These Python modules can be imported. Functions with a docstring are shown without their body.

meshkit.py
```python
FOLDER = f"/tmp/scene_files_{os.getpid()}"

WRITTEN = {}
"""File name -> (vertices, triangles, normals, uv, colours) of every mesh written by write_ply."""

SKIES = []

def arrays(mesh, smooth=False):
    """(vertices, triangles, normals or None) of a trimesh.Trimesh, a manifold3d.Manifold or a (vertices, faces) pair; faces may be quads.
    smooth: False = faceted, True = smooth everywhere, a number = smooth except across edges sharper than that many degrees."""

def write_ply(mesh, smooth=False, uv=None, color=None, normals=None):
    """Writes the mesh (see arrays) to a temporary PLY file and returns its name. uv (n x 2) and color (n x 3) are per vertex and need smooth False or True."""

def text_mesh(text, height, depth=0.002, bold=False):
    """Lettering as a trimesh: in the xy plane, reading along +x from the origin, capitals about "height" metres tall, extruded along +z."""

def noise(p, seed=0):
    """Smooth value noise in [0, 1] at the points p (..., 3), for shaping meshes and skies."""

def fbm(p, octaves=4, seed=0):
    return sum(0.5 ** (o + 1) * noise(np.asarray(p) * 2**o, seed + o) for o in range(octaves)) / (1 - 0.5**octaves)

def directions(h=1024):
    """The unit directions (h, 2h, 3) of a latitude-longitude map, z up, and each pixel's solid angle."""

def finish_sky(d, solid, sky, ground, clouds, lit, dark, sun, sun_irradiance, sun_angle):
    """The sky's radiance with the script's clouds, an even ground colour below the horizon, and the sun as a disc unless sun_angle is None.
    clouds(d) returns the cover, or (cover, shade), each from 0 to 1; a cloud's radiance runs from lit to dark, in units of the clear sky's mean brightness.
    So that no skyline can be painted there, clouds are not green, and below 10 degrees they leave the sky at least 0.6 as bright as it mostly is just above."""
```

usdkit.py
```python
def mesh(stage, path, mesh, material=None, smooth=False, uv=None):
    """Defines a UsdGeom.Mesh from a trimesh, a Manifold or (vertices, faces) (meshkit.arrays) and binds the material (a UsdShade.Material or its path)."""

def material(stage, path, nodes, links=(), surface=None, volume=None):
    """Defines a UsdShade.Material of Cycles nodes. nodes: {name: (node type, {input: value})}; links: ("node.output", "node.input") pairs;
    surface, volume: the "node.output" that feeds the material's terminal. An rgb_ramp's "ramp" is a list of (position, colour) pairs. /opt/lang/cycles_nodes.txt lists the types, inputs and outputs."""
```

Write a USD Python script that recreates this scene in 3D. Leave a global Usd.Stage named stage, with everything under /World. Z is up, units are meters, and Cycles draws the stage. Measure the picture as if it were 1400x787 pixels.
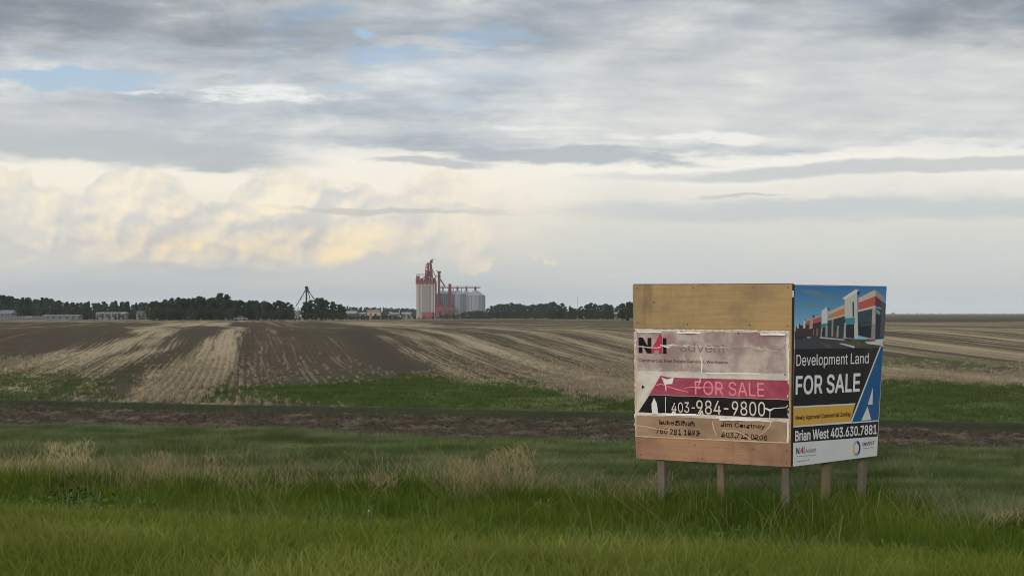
import math, random
import numpy as np, trimesh, usdkit, meshkit
from pxr import Usd, UsdGeom, UsdLux, UsdShade, Gf, Sdf, Vt
from shapely.geometry import Polygon, LineString

stage = Usd.Stage.CreateInMemory()
UsdGeom.SetStageUpAxis(stage, "Z"); UsdGeom.SetStageMetersPerUnit(stage, 1.0)
UsdGeom.Xform.Define(stage, "/World"); UsdGeom.Scope.Define(stage, "/World/Looks")

# ------------------------------------------------------------------ camera, sky, sun
ZC, FPX, PITCH = 2.76, 2000.0, math.atan(38.5 / 2000)
cam = UsdGeom.Camera.Define(stage, "/World/camera")
cam.AddTranslateOp().Set(Gf.Vec3d(0, 0, ZC)); cam.AddRotateXOp().Set(90 + math.degrees(PITCH))
cam.CreateHorizontalApertureAttr(36.0); cam.CreateFocalLengthAttr(36.0 * FPX / 1400)
cam.CreateClippingRangeAttr(Gf.Vec2f(0.1, 60000)); cam.CreateExposureAttr(0.0)
SUN_EL, SUN_AZ = math.radians(14), math.radians(196)      # low veiled sun behind the viewer's left shoulder
SKY_STRENGTH = 0.1
sun = UsdLux.DistantLight.Define(stage, "/World/sun")
sun.CreateIntensityAttr(0.40); sun.CreateAngleAttr(14.0); sun.CreateColorAttr(Gf.Vec3f(1.0, 0.91, 0.79)); sun.CreateNormalizeAttr(True)
sun.AddRotateZOp().Set(180 - math.degrees(SUN_AZ)); sun.AddRotateXOp().Set(90 - math.degrees(SUN_EL))

def lin(r, g, b):
    c = np.array([r, g, b]) / 255.0
    return tuple(np.where(c <= 0.04045, c / 12.92, ((c + 0.055) / 1.055) ** 2.4))

class G:
    """A little expression builder for Cycles node graphs."""
    def __init__(s): s.n, s.l, s.k = {}, [], 0
    def node(s, kind, out, **ins):
        s.k += 1; name = f"n{s.k}"; fixed = {}
        for k, v in ins.items():
            if isinstance(v, str) and "." in v: s.l.append((v, f"{name}.{k}"))
            else: fixed[k] = v
        s.n[name] = (kind, fixed); return f"{name}.{out}"
    def m(s, op, a, b=0.0, c=0.0, clamp=False): return s.node("math", "value", math_type=op, value1=a, value2=b, value3=c, use_clamp=clamp)
    def add(s, a, b): return s.m("add", a, b)
    def sub(s, a, b): return s.m("subtract", a, b)
    def mul(s, a, b): return s.m("multiply", a, b)
    def mad(s, a, b, c): return s.m("multiply_add", a, b, c)
    def sat(s, a): return s.m("add", a, 0.0, clamp=True)
    def ss(s, v, lo, hi, a=0.0, b=1.0): return s.node("map_range", "result", range_type="smoothstep", value=v, from_min=lo, from_max=hi, to_min=a, to_max=b, clamp=True)
    def xyz(s, x, y, z=0.0): return s.node("combine_xyz", "vector", x=x, y=y, z=z)
    def sep(s, v):
        o = s.node("separate_xyz", "x", vector=v); n = o.split(".")[0]; return o, n + ".y", n + ".z"
    def noise(s, v, scale=1.0, detail=4.0, rough=0.5, dist=0.0, out="fac", lac=2.0): return s.node("noise_texture", out, vector=v, scale=scale, detail=detail, roughness=rough, distortion=dist, lacunarity=lac)
    def ramp(s, f, stops): return s.node("rgb_ramp", "color", fac=f, ramp=stops)
    def mix(s, f, a, b, t="mix"): return s.node("mix", "color", mix_type=t, fac=f, color1=a, color2=b)
    def scale(s, v, sc): return s.node("mapping", "vector", vector=v, scale=sc)

def build_sky():
    g = G()
    d = g.node("texture_coordinate", "generated")
    x, y, z = g.sep(d)
    X = g.mul(g.m("arctan2", x, y), 2.0)
    Y = g.mul(g.m("arcsine", z), 2.0)                        # one unit = 0.5 rad for both
    A = g.xyz(X, Y)
    S = lambda v: tuple(np.array(v) / SKY_STRENGTH)
    wn = g.noise(g.scale(A, (5, 17, 1)), 1.0, 8, 0.6)
    wn2 = g.noise(g.xyz(g.mad(X, 4, 7.3), g.mad(Y, 15, 3.1)), 1.0, 8, 0.6)
    Xw = g.mad(g.sub(wn2, 0.5), 0.24, X)
    Yw = g.mad(g.sub(wn, 0.5), 0.075, Y)
    def ell(cx, cy, rx, ry, soft, tilt=0.0, warp=0.06):
        dx = g.sub(Xw, (cx - 700) / 1000)
        yy = g.sub(g.mad(g.sub(wn, 0.5), warp, Y), g.mad(dx, -tilt, (432 - cy) / 1000))
        p, q = g.m("divide", dx, rx / 1000), g.m("divide", yy, ry / 1000)
        r = g.m("sqrt", g.add(g.mul(p, p), g.mul(q, q)))
        return g.ss(r, 1.0 + soft, 1.0 - soft)
    f = g.sat(g.mul(Yw, 1 / 0.6))
    base = g.ramp(f, [(0, lin(190, 197, 199)), (.06, lin(192, 198, 200)), (.12, lin(208, 209, 204)), (.2, lin(232, 226, 212)), (.28, lin(249, 241, 225)), (.355, lin(248, 243, 231)),
                      (.40, lin(222, 223, 221)), (.48, lin(188, 205, 222)), (.6, lin(172, 200, 228)), (.8, lin(170, 195, 222)), (1, lin(165, 190, 218))])
    low = g.ramp(f, [(0, lin(196, 202, 203)), (.08, lin(203, 207, 206)), (.16, lin(213, 215, 209)), (.24, lin(226, 223, 213)), (.29, lin(236, 233, 224)), (.33, lin(248, 244, 234)), (.40, lin(226, 227, 225)),
                     (.5, lin(206, 212, 216)), (.6, lin(190, 200, 212)), (1, lin(170, 188, 210))])
    col = g.mix(g.ss(Xw, -0.05, 0.16), base, low)
    # billowing evening cumulus, lit from the upper left
    def billow(ox, oy):
        t = 0.0; amp = 0.55; parts = None
        for i, sc in enumerate((6.5, 13.0, 27.0, 56.0)):
            n = g.noise(g.xyz(g.mad(X, sc, ox * sc + i * 3.7), g.mad(Y, sc * 1.15, oy * sc * 1.15 + i * 1.9), 4.2), 1.0, 1.0, .5, .25)
            n = g.mul(g.m("absolute", g.sub(n, 0.5)), amp * 3.2); amp *= 0.44
            parts = n if parts is None else g.add(parts, n)
        return parts
    b1, b2 = billow(0, 0), billow(0.007, -0.009)
    n1 = g.noise(g.xyz(g.mul(X, 9.0), g.mul(Y, 11.0), 4.2), 1.0, 7, 0.55, 0.2)
    big = g.noise(g.xyz(g.mul(X, 5.0), g.mul(Y, 8.0), 1.2), 1.0, 4, 0.5, 0.2)
    warm = ell(345, 318, 190, 60, .8)
    lit = g.sat(g.add(g.mul(g.sub(b1, b2), g.mad(warm, 1.5, 2.1)), g.mad(big, 1.3, g.mad(b1, .75, -.52))))
    cumc = g.ramp(g.sat(g.mad(warm, .12, lit)), [(0, lin(212, 212, 208)), (.3, lin(227, 223, 214)), (.55, lin(239, 231, 215)), (.8, lin(248, 238, 217)), (1, lin(254, 243, 219))])
    peach = g.mul(g.ss(g.mad(g.sub(big, .5), .1, Y), 0.17, 0.09), g.mad(warm, .7, .25))
    cumc = g.mix(peach, cumc, g.ramp(lit, [(0, lin(202, 197, 192)), (.5, lin(228, 214, 194)), (1, lin(253, 228, 180))]))
    edge = g.add(g.mul(g.sub(b1, 0.45), 0.10), g.mul(g.sub(n1, 0.5), 0.16))
    cm = g.mul(g.ss(g.sub(Y, edge), 0.202, 0.184), g.ss(g.mad(g.sub(n1, 0.5), 0.05, Y), 0.052, 0.085))
    cm = g.mul(cm, g.ss(g.sub(X, g.mul(g.sub(n1, .5), .3)), 0.02, -0.14))
    col = g.mix(g.mul(cm, 0.95), col, cumc)
    sm = g.mul(g.ss(n1, 0.53, 0.57), g.mul(g.ss(Y, 0.05, 0.058), g.ss(Y, 0.088, 0.07)))
    sm = g.mul(sm, g.mul(g.ss(X, -0.1, -0.02), g.ss(X, 0.24, 0.12)))
    col = g.mix(g.mul(sm, 0.75), col, lin(240, 226, 202))
    # grey deck seen in perspective: thin streaks low down, closing up towards the zenith
    zz = g.m("maximum", g.add(z, 0.085), 0.03)
    P = g.xyz(g.mul(g.m("divide", x, zz), 0.5), g.m("divide", y, zz))
    st = g.noise(P, 2.3, 10, 0.6, 0.2)
    st2 = g.noise(g.xyz(g.mul(X, 5.0), g.mul(Y, 17.0), 9.0), 1.0, 10, 0.6, 0.2)
    sn = g.add(g.mul(st, 0.5), g.mul(st2, 0.5))
    gap = g.m("maximum", ell(124, 123, 98, 15, .2), g.m("maximum", ell(494, 52, 22, 6, .5), g.m("maximum", g.mul(ell(478, 122, 42, 7, .5), .6), g.mul(ell(660, 100, 110, 22, .8), 0.22))))
    thr = g.mad(g.ss(Yw, 0.18, 0.25), -0.235, 0.63)
    a1 = g.mul(g.ss(g.sub(sn, thr), -0.02, 0.06), g.ss(Y, 0.1, 0.17))
    sh1 = g.noise(g.xyz(g.mul(X, 5.5), g.mul(Y, 17.0), 2.0), 1.0, 10, 0.6, 0.3)
    sh2 = g.noise(P, 4.0, 8, 0.6, 0.2)
    shade = g.add(g.mul(sh1, .6), g.mul(sh2, .4))
    deck = g.ramp(g.sat(g.mad(shade, 3.6, -1.3)), [(0, lin(168, 176, 186)), (.3, lin(187, 193, 199)), (.6, lin(208, 211, 212)), (.85, lin(227, 228, 224)), (1, lin(240, 239, 233))])
    col = g.mix(g.mul(g.mul(a1, g.sub(1.0, gap)), 0.92), col, deck)
    pale = g.mul(g.mul(g.ss(Xw, -0.05, 0.25), g.ss(Yw, 0.2, 0.26)), g.ss(Yw, 0.40, 0.33))
    col = g.mix(g.mul(pale, 0.7), col, g.ramp(g.sat(g.mad(shade, 2.4, -.7)), [(0, lin(200, 204, 207)), (.5, lin(218, 219, 216)), (1, lin(236, 234, 227))]))
    # single streaks and white edges that can be told apart
    for args, c, al in (((1190, 237, 330, 9, .3, -0.02, .03), (192, 197, 200), .75), ((1180, 290, 400, 15, .5), (196, 203, 207), .75), ((800, 214, 150, 12, .3, .04), (178, 185, 193), .85),
                        ((600, 222, 90, 7, .4, .02), (184, 188, 193), .75), ((150, 212, 250, 22, .3, .03), (187, 193, 196), .9), ((530, 287, 130, 5, .4, .03), (203, 200, 196), .85),
                        ((1020, 268, 70, 2.5, .5, -.03), (194, 195, 196), .7), ((40, 176, 260, 24, .5), (200, 203, 204), .5), ((285, 372, 110, 8, .6), (186, 190, 192), .5)):
        col = g.mix(g.mul(ell(*args), al), col, lin(*c))
    wn3 = g.ss(g.noise(g.xyz(g.mul(X, 9.0), g.mul(Y, 40.0), 1.5), 1.0, 9, 0.65, 0.2), 0.36, 0.54)
    for args, c, al in (((390, 136, 115, 11, .35, -0.03), (240, 242, 240), 1.0), ((250, 137, 70, 4, .5), (232, 236, 237), .9), ((600, 64, 95, 10, .4, .02), (222, 222, 218), .9), ((8, 130, 40, 8, .5), (238, 235, 231), .85),
                        ((940, 190, 85, 9, .35, .02), (243, 241, 234), .95), ((718, 180, 30, 3.5, .4), (236, 238, 237), .9), ((1140, 34, 60, 13, .5), (214, 218, 220), .9), ((1000, 219, 120, 8, .4, .05), (246, 243, 234), .85),
                        ((640, 97, 60, 6, .5, .05), (217, 217, 213), .8)):
        col = g.mix(g.mul(g.mul(ell(*args), wn3), al), col, lin(*c))
    # heavy grey bellies
    dk = g.noise(g.xyz(g.mul(X, 2.2), g.mul(Y, 8.0), 5.5), 1.0, 7, 0.55, 0.2)
    side = g.m("maximum", g.ss(Xw, -0.12, -0.5), g.ss(Xw, 0.38, 0.6))
    hv = g.mul(g.ss(g.mad(g.sub(dk, .5), 0.26, Y), 0.315, 0.40), g.mad(side, 0.6, 0.36))
    hv = g.mul(hv, g.sub(1.0, g.mul(gap, 0.9)))
    dcol = g.ramp(g.sat(g.mad(shade, 3.2, -1.1)), [(0, lin(122, 131, 142)), (.45, lin(144, 151, 159)), (.8, lin(172, 177, 182)), (1, lin(205, 206, 206))])
    col = g.mix(hv, col, dcol)
    # unseen zenith brightened as under overcast, to add light on sign and ground
    col = g.mix(g.ss(Y, 0.5, 1.3), col, g.mix(st, lin(200, 205, 212), lin(244, 245, 246)))
    sky = g.node("sky_texture", "color", sky_type="single_scattering", sun_disc=False, sun_elevation=SUN_EL, sun_rotation=SUN_AZ, air_density=1.0, aerosol_density=1.0)
    scaled = g.node("mix", "color", mix_type="multiply", fac=1.0, color1=col, color2=S((1, 1, 1)))
    fin = g.mix(g.mul(g.sub(1.0, g.mul(gap, 0.2)), 0.97), sky, scaled)
    bg = g.node("background_shader", "background", color=fin, strength=SKY_STRENGTH)
    return usdkit.material(stage, "/World/Looks/sky_look", g.n, g.l, surface=bg)
dome = UsdLux.DomeLight.Define(stage, "/World/sky")
UsdShade.MaterialBindingAPI.Apply(dome.GetPrim()).Bind(build_sky())
dome.GetPrim().SetCustomDataByKey("kind", "structure")
HAZE = 0.00007

# ------------------------------------------------------------------ helpers
def ray(px, py):
    c = np.array([(px - 700) / FPX, -(py - 393.5) / FPX, -1.0])
    cp, sp = math.cos(math.pi / 2 + PITCH), math.sin(math.pi / 2 + PITCH)
    return np.array([c[0], cp * c[1] - sp * c[2], sp * c[1] + cp * c[2]])
def at(px, py, depth):
    """The point seen at a pixel of the photograph, depth metres ahead."""
    r = ray(px, py); return np.array([0, 0, ZC]) + r / r[1] * depth
def sst(v, a, b):
    t = np.clip((np.asarray(v, float) - a) / (b - a), 0, 1); return t * t * (3 - 2 * t)
def gauss(v, c, w): return np.exp(-((v - c) / w) ** 2)
def H(x, y):
    """Height of the land."""
    x, y = np.asarray(x, float), np.asarray(y, float)
    s = y + 0.35 * x
    p = np.stack([x / 9, y / 9, x * 0], -1); p2 = np.stack([x / 70 + 5, y / 70, x * 0], -1); p3 = np.stack([x / 420 + 5, y / 420, x * 0], -1); p4 = np.stack([x / 1.3 + 5, y / 1.3, x * 0 + 3.3], -1)
    z = 1.35 * sst(s, 18.5, 8.6) - 0.25 * sst(s, 27.5, 21.5)
    z = z + 0.10 * (meshkit.fbm(p, 3) - 0.5) * sst(s, 14, 20)
    z = z + 0.14 * gauss(s, 40.2, 1.6) - 0.12 * gauss(s, 35.5, 2.6)
    strip = sst(s, 31.5, 33.2) * sst(s, 39.4, 38.2)
    z = z + strip * 0.16 * (meshkit.fbm(p4, 3) - 0.5)
    knoll = 1.52 * sst(y - 0.45 * np.maximum(x, 0), 58, 122)
    z = z + knoll + 0.5 * (meshkit.fbm(p2, 3) - 0.5) * sst(y, 60, 140) * sst(y, 2500, 500)
    z = z + 0.5 * (meshkit.fbm(p3, 3, seed=7) - 0.5) * sst(y, 250, 900)
    far = np.hypot(x, y)
    z = z - 0.45 * sst(far, 200, 650) - 0.55 * sst(far, 650, 1300)
    z = z + (5.4 * sst(x / np.maximum(y, 1), 0.04, 0.16) + 0.6) * sst(far, 1500, 3000) * (0.75 + 0.5 * meshkit.fbm(np.stack([x / 500, y / 900, x * 0], -1), 3, seed=3)) * sst(y, 0, 800)
    return z
def land(px, py):
    """Where the pixel's ray meets the land."""
    r = ray(px, py); r = r / r[1]
    d = np.geomspace(8, 6000, 6000)
    gap = ZC + r[2] * d - H(r[0] * d, d)
    i = np.nonzero(gap < 0)[0]
    k = d[i[0]] if len(i) else 6000.0
    return np.array([r[0] * k, k])
names = {}
def numbered(parent, name):
    n = names.get((parent, name), 0); names[(parent, name)] = n + 1
    return f"{parent}/{name}" + (f"_{n:03d}" if n else "")
def tag(p, label=None, cat=None, group=None, kind=None):
    p = p.GetPrim() if hasattr(p, "GetPrim") else p
    for k, v in (("label", label), ("category", cat), ("group", group), ("kind", kind)):
        if v: p.SetCustomDataByKey(k, v)
    return p
def thing(name, label, cat, loc=(0, 0, 0), rz=0.0, group=None, scale=None):
    x = UsdGeom.Xform.Define(stage, numbered("/World", name))
    x.AddTranslateOp().Set(Gf.Vec3d(*map(float, loc)))
    if rz: x.AddRotateZOp().Set(float(rz))
    if scale is not None: x.AddScaleOp().Set(Gf.Vec3f(*map(float, scale)))
    tag(x, label, cat, group); return x
def part(parent, name, mesh, mat, smooth=False, label=None):
    p = str(parent.GetPath()); m = usdkit.mesh(stage, numbered(p, name), mesh, mat, smooth=smooth)
    if label: tag(m, label)
    return m
def obj(name, mesh, mat, label=None, cat=None, group=None, kind=None, smooth=False):
    m = usdkit.mesh(stage, numbered("/World", name), mesh, mat, smooth=smooth); tag(m, label, cat, group, kind); return m
cat_ = trimesh.util.concatenate
def box(x0, x1, y0, y1, z0, z1):
    b = trimesh.creation.box([x1 - x0, y1 - y0, z1 - z0]); b.apply_translation([(x0 + x1) / 2, (y0 + y1) / 2, (z0 + z1) / 2]); return b
def bar(a, b, r, r2=None, n=6):
    a, b = np.asarray(a, float), np.asarray(b, float); r2 = r if r2 is None else r2
    d = (b - a) / np.linalg.norm(b - a); u = np.cross(d, [0, 0, 1.0] if abs(d[2]) < 0.9 else [1.0, 0, 0]); u /= np.linalg.norm(u); w = np.cross(d, u)
    t = np.arange(n) * 2 * np.pi / n
    ring = np.cos(t)[:, None] * u + np.sin(t)[:, None] * w
    v = np.vstack([a + ring * r, b + ring * r2, [a], [b]]); f = []
    for i in range(n):
        j = (i + 1) % n; f += [[i, i + n, j], [j, i + n, j + n], [i, j, 2 * n], [i + n, 2 * n + 1, j + n]]
    return trimesh.Trimesh(v, f, process=False)

def simple(name, color, rough=0.85, var=0.15, scale=3.0, spec=0.2, bump=0.0, stretch=(1, 1, 1), extra=None, metallic=0.0):
    g = G(); po = g.node("texture_coordinate", "object")
    n = g.noise(g.scale(po, stretch), scale, 5, 0.6)
    c = g.mix(n, tuple(np.array(color) * (1 - var)), tuple(np.minimum(np.array(color) * (1 + var), 1)))
    ins = dict(base_color=c, roughness=rough, specular_ior_level=spec, metallic=metallic)
    if bump: ins["normal"] = g.node("bump", "normal", height=n, strength=bump, distance=0.05)
    return usdkit.material(stage, "/World/Looks/" + name, g.n, g.l, surface=g.node("principled_bsdf", "BSDF", **ins))

# ------------------------------------------------------------------ the land: one sheet out to the horizon
ROWDIR = -0.18            # drill rows run towards a point left of the elevator: u = x + 0.18 y is constant along a row
def zones_px(pts): return Polygon([land(*p) for p in pts]).buffer(0)
import shapely
Z = dict(
    darkleft=[(-260, 441), (-120, 439.6), (150, 440.2), (205, 445), (170, 458), (120, 470), (50, 483), (-120, 505), (-260, 515)],
    greenleft=[(-260, 520), (-100, 505), (20, 500), (95, 503), (128, 508), (150, 520), (110, 536), (80, 552), (-260, 552)],
    strawleft=[(-60, 541), (-60, 520), (10, 512), (55, 516), (40, 528), (20, 540)],
    strawmid=[(200, 442), (328, 440.5), (322, 480), (308, 520), (300, 546), (130, 546), (170, 520), (100, 512), (-60, 515), (-60, 500), (60, 486), (130, 472), (180, 458)],
    lane=[(258, 446), (286, 445), (262, 460), (226, 486), (205, 500), (176, 522), (140, 549), (92, 549), (150, 515), (196, 488), (222, 468)],
    lane2=[(205, 462), (212, 462), (150, 490), (70, 528), (40, 549), (15, 549), (90, 512), (150, 485)],
    track=[(326, 439.5), (336, 439.5), (333, 470), (326, 500), (316, 545), (304, 545), (316, 500), (326, 470)],
    farbrown=[(560, 437.5), (700, 437), (900, 437.5), (1100, 439), (1100, 452), (900, 455), (760, 450), (600, 446)],
    browncentre=[(336, 440), (430, 440), (486, 446), (520, 462), (560, 484), (602, 508), (560, 522), (330, 522), (333, 480)],
    darkcentre=[(470, 449), (500, 452), (530, 470), (560, 486), (592, 506), (560, 512), (520, 512), (490, 490), (470, 470), (455, 455)],
    greenmid=[(318, 526), (400, 521), (470, 523), (540, 515), (620, 519), (700, 528), (800, 540), (900, 546), (1090, 522), (1230, 516), (1500, 535), (1800, 545), (1800, 596), (1400, 592), (1100, 586), (870, 582), (600, 566), (420, 557), (306, 553)],
    greenright=[(1100, 482), (1250, 482), (1330, 488), (1460, 500), (1700, 520), (1700, 532), (1460, 513), (1330, 500), (1230, 494), (1100, 492)],
    ridge=[(1100, 431), (1110, 438), (1250, 440), (1400, 439.5), (1700, 440), (1700, 431)],
)
def warp(x, y):
    k = np.hypot(x, y)[..., None] * 0.045 + 0.6
    p = np.stack([x, y, x * 0], -1) / k
    return x + k[..., 0] * 0.28 * (meshkit.fbm(p, 3, seed=11) - 0.5), y + 4 * k[..., 0] * 1.1 * (meshkit.fbm(p, 3, seed=23) - 0.5)
def masks(x, y):
    xw, yw = warp(x, y); out = {}
    for k, pts in Z.items():
        g = zones_px(pts)
        inside = shapely.contains_xy(g, xw, yw)
        dist = shapely.distance(g.boundary, shapely.points(xw, yw))
        d = np.where(inside, dist, -dist); w = np.minimum(0.009 * y + 0.2, 4.0) * (4.0 if k.startswith('green') else 1.0)
        out[k] = sst(d, -w, w)
    s = y + 0.35 * x + 1.0 * (meshkit.fbm(np.stack([x / 2.2, y / 2.2, x * 0], -1), 4, seed=5) - 0.5)
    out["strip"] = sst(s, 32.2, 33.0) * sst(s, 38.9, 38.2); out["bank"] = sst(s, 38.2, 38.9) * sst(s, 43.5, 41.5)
    out["verge"] = sst(s, 33.0, 32.2); out["s"] = s
    return out
ang = np.unique(np.round(np.concatenate([np.arange(-180, -30, 3.0), np.arange(-30, -23, 0.5), np.arange(-23, 23.01, 0.09), np.arange(23.5, 30, 0.5), np.arange(30, 180, 3.0)]), 4))
rad = np.concatenate([[1.5, 3, 5, 7, 9], np.geomspace(10, 30, 70), np.geomspace(30.3, 46, 70), np.geomspace(46.5, 160, 130), np.geomspace(163, 4800, 80)])
A_, R_ = np.meshgrid(np.radians(ang), rad)
gx, gy = R_ * np.sin(A_), R_ * np.cos(A_)
gz = H(gx, gy)
nr, na = gx.shape
idx = np.arange(nr * na).reshape(nr, na)
a, b, c, d = idx[:-1], np.roll(idx, -1, 1)[:-1], np.roll(idx, -1, 1)[1:], idx[1:]
faces = np.vstack([np.stack([a, d, c], -1).reshape(-1, 3), np.stack([a, c, b], -1).reshape(-1, 3)])
hub = nr * na
fan = np.stack([idx[0], np.roll(idx[0], -1), np.full(na, hub)], -1)
gv = np.vstack([np.stack([gx, gy, gz], -1).reshape(-1, 3), [[0, 0, 1.1]]]); faces = np.vstack([faces, fan])
M = masks(gv[:, 0], np.maximum(gv[:, 1], 0.01))
front = gv[:, 1] > 5
# four field covers as vertex weights: straw, green, dark soil with painted bank shade, verge; the rest is brown stubble ground
straw = np.full(len(gv), 0.60)
straw = straw * (1 - 0.42 * M["darkleft"]) * (1 - 0.36 * M["browncentre"]) * (1 - M["darkcentre"]) * (1 - .35 * M["farbrown"])
straw = straw * (1 - 0.75 * M["ridge"]) * (1 - .95 * M["lane"]) * (1 - .8 * M["lane2"]) * (1 - .8 * M["track"])
midstraw = M['strawmid'] * (1 - M['lane']) * (1 - M['track']); straw = np.maximum.reduce([straw, 0.8 * M['strawleft'], 0.84 * midstraw * (1 - .5 * M['lane2'])])
far = np.hypot(gv[:, 0], gv[:, 1])
green = np.maximum.reduce([0.82 * M["greenmid"], 0.5 * M["greenleft"] * (1 - M["strawleft"]), 0.75 * M["greenright"], 0.3 * M["lane"], 0.25 * M["lane2"], 0.45 * M["bank"], 0.12 * M["track"], 0.1 * M["browncentre"]])
green = np.where(far > 450, np.maximum(green, 0.3), green)
dark = np.maximum.reduce([M["strip"], 0.35 * M["darkleft"], 0.25 * M["browncentre"], 0.72 * M["darkcentre"], 0.5 * M["lane"], .5 * M["lane2"], 0.95 * M["bank"], 0.95 * M["track"], 0.45 * M["ridge"]])
verge = np.where(front, M["verge"], 1.0)
W1 = np.stack([straw, green, dark], -1) * (1 - verge)[:, None]; W1[~front] = 0
W2 = np.stack([verge, M["strip"] * (1 - verge), M["bank"] * (1 - verge)], -1)

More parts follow.
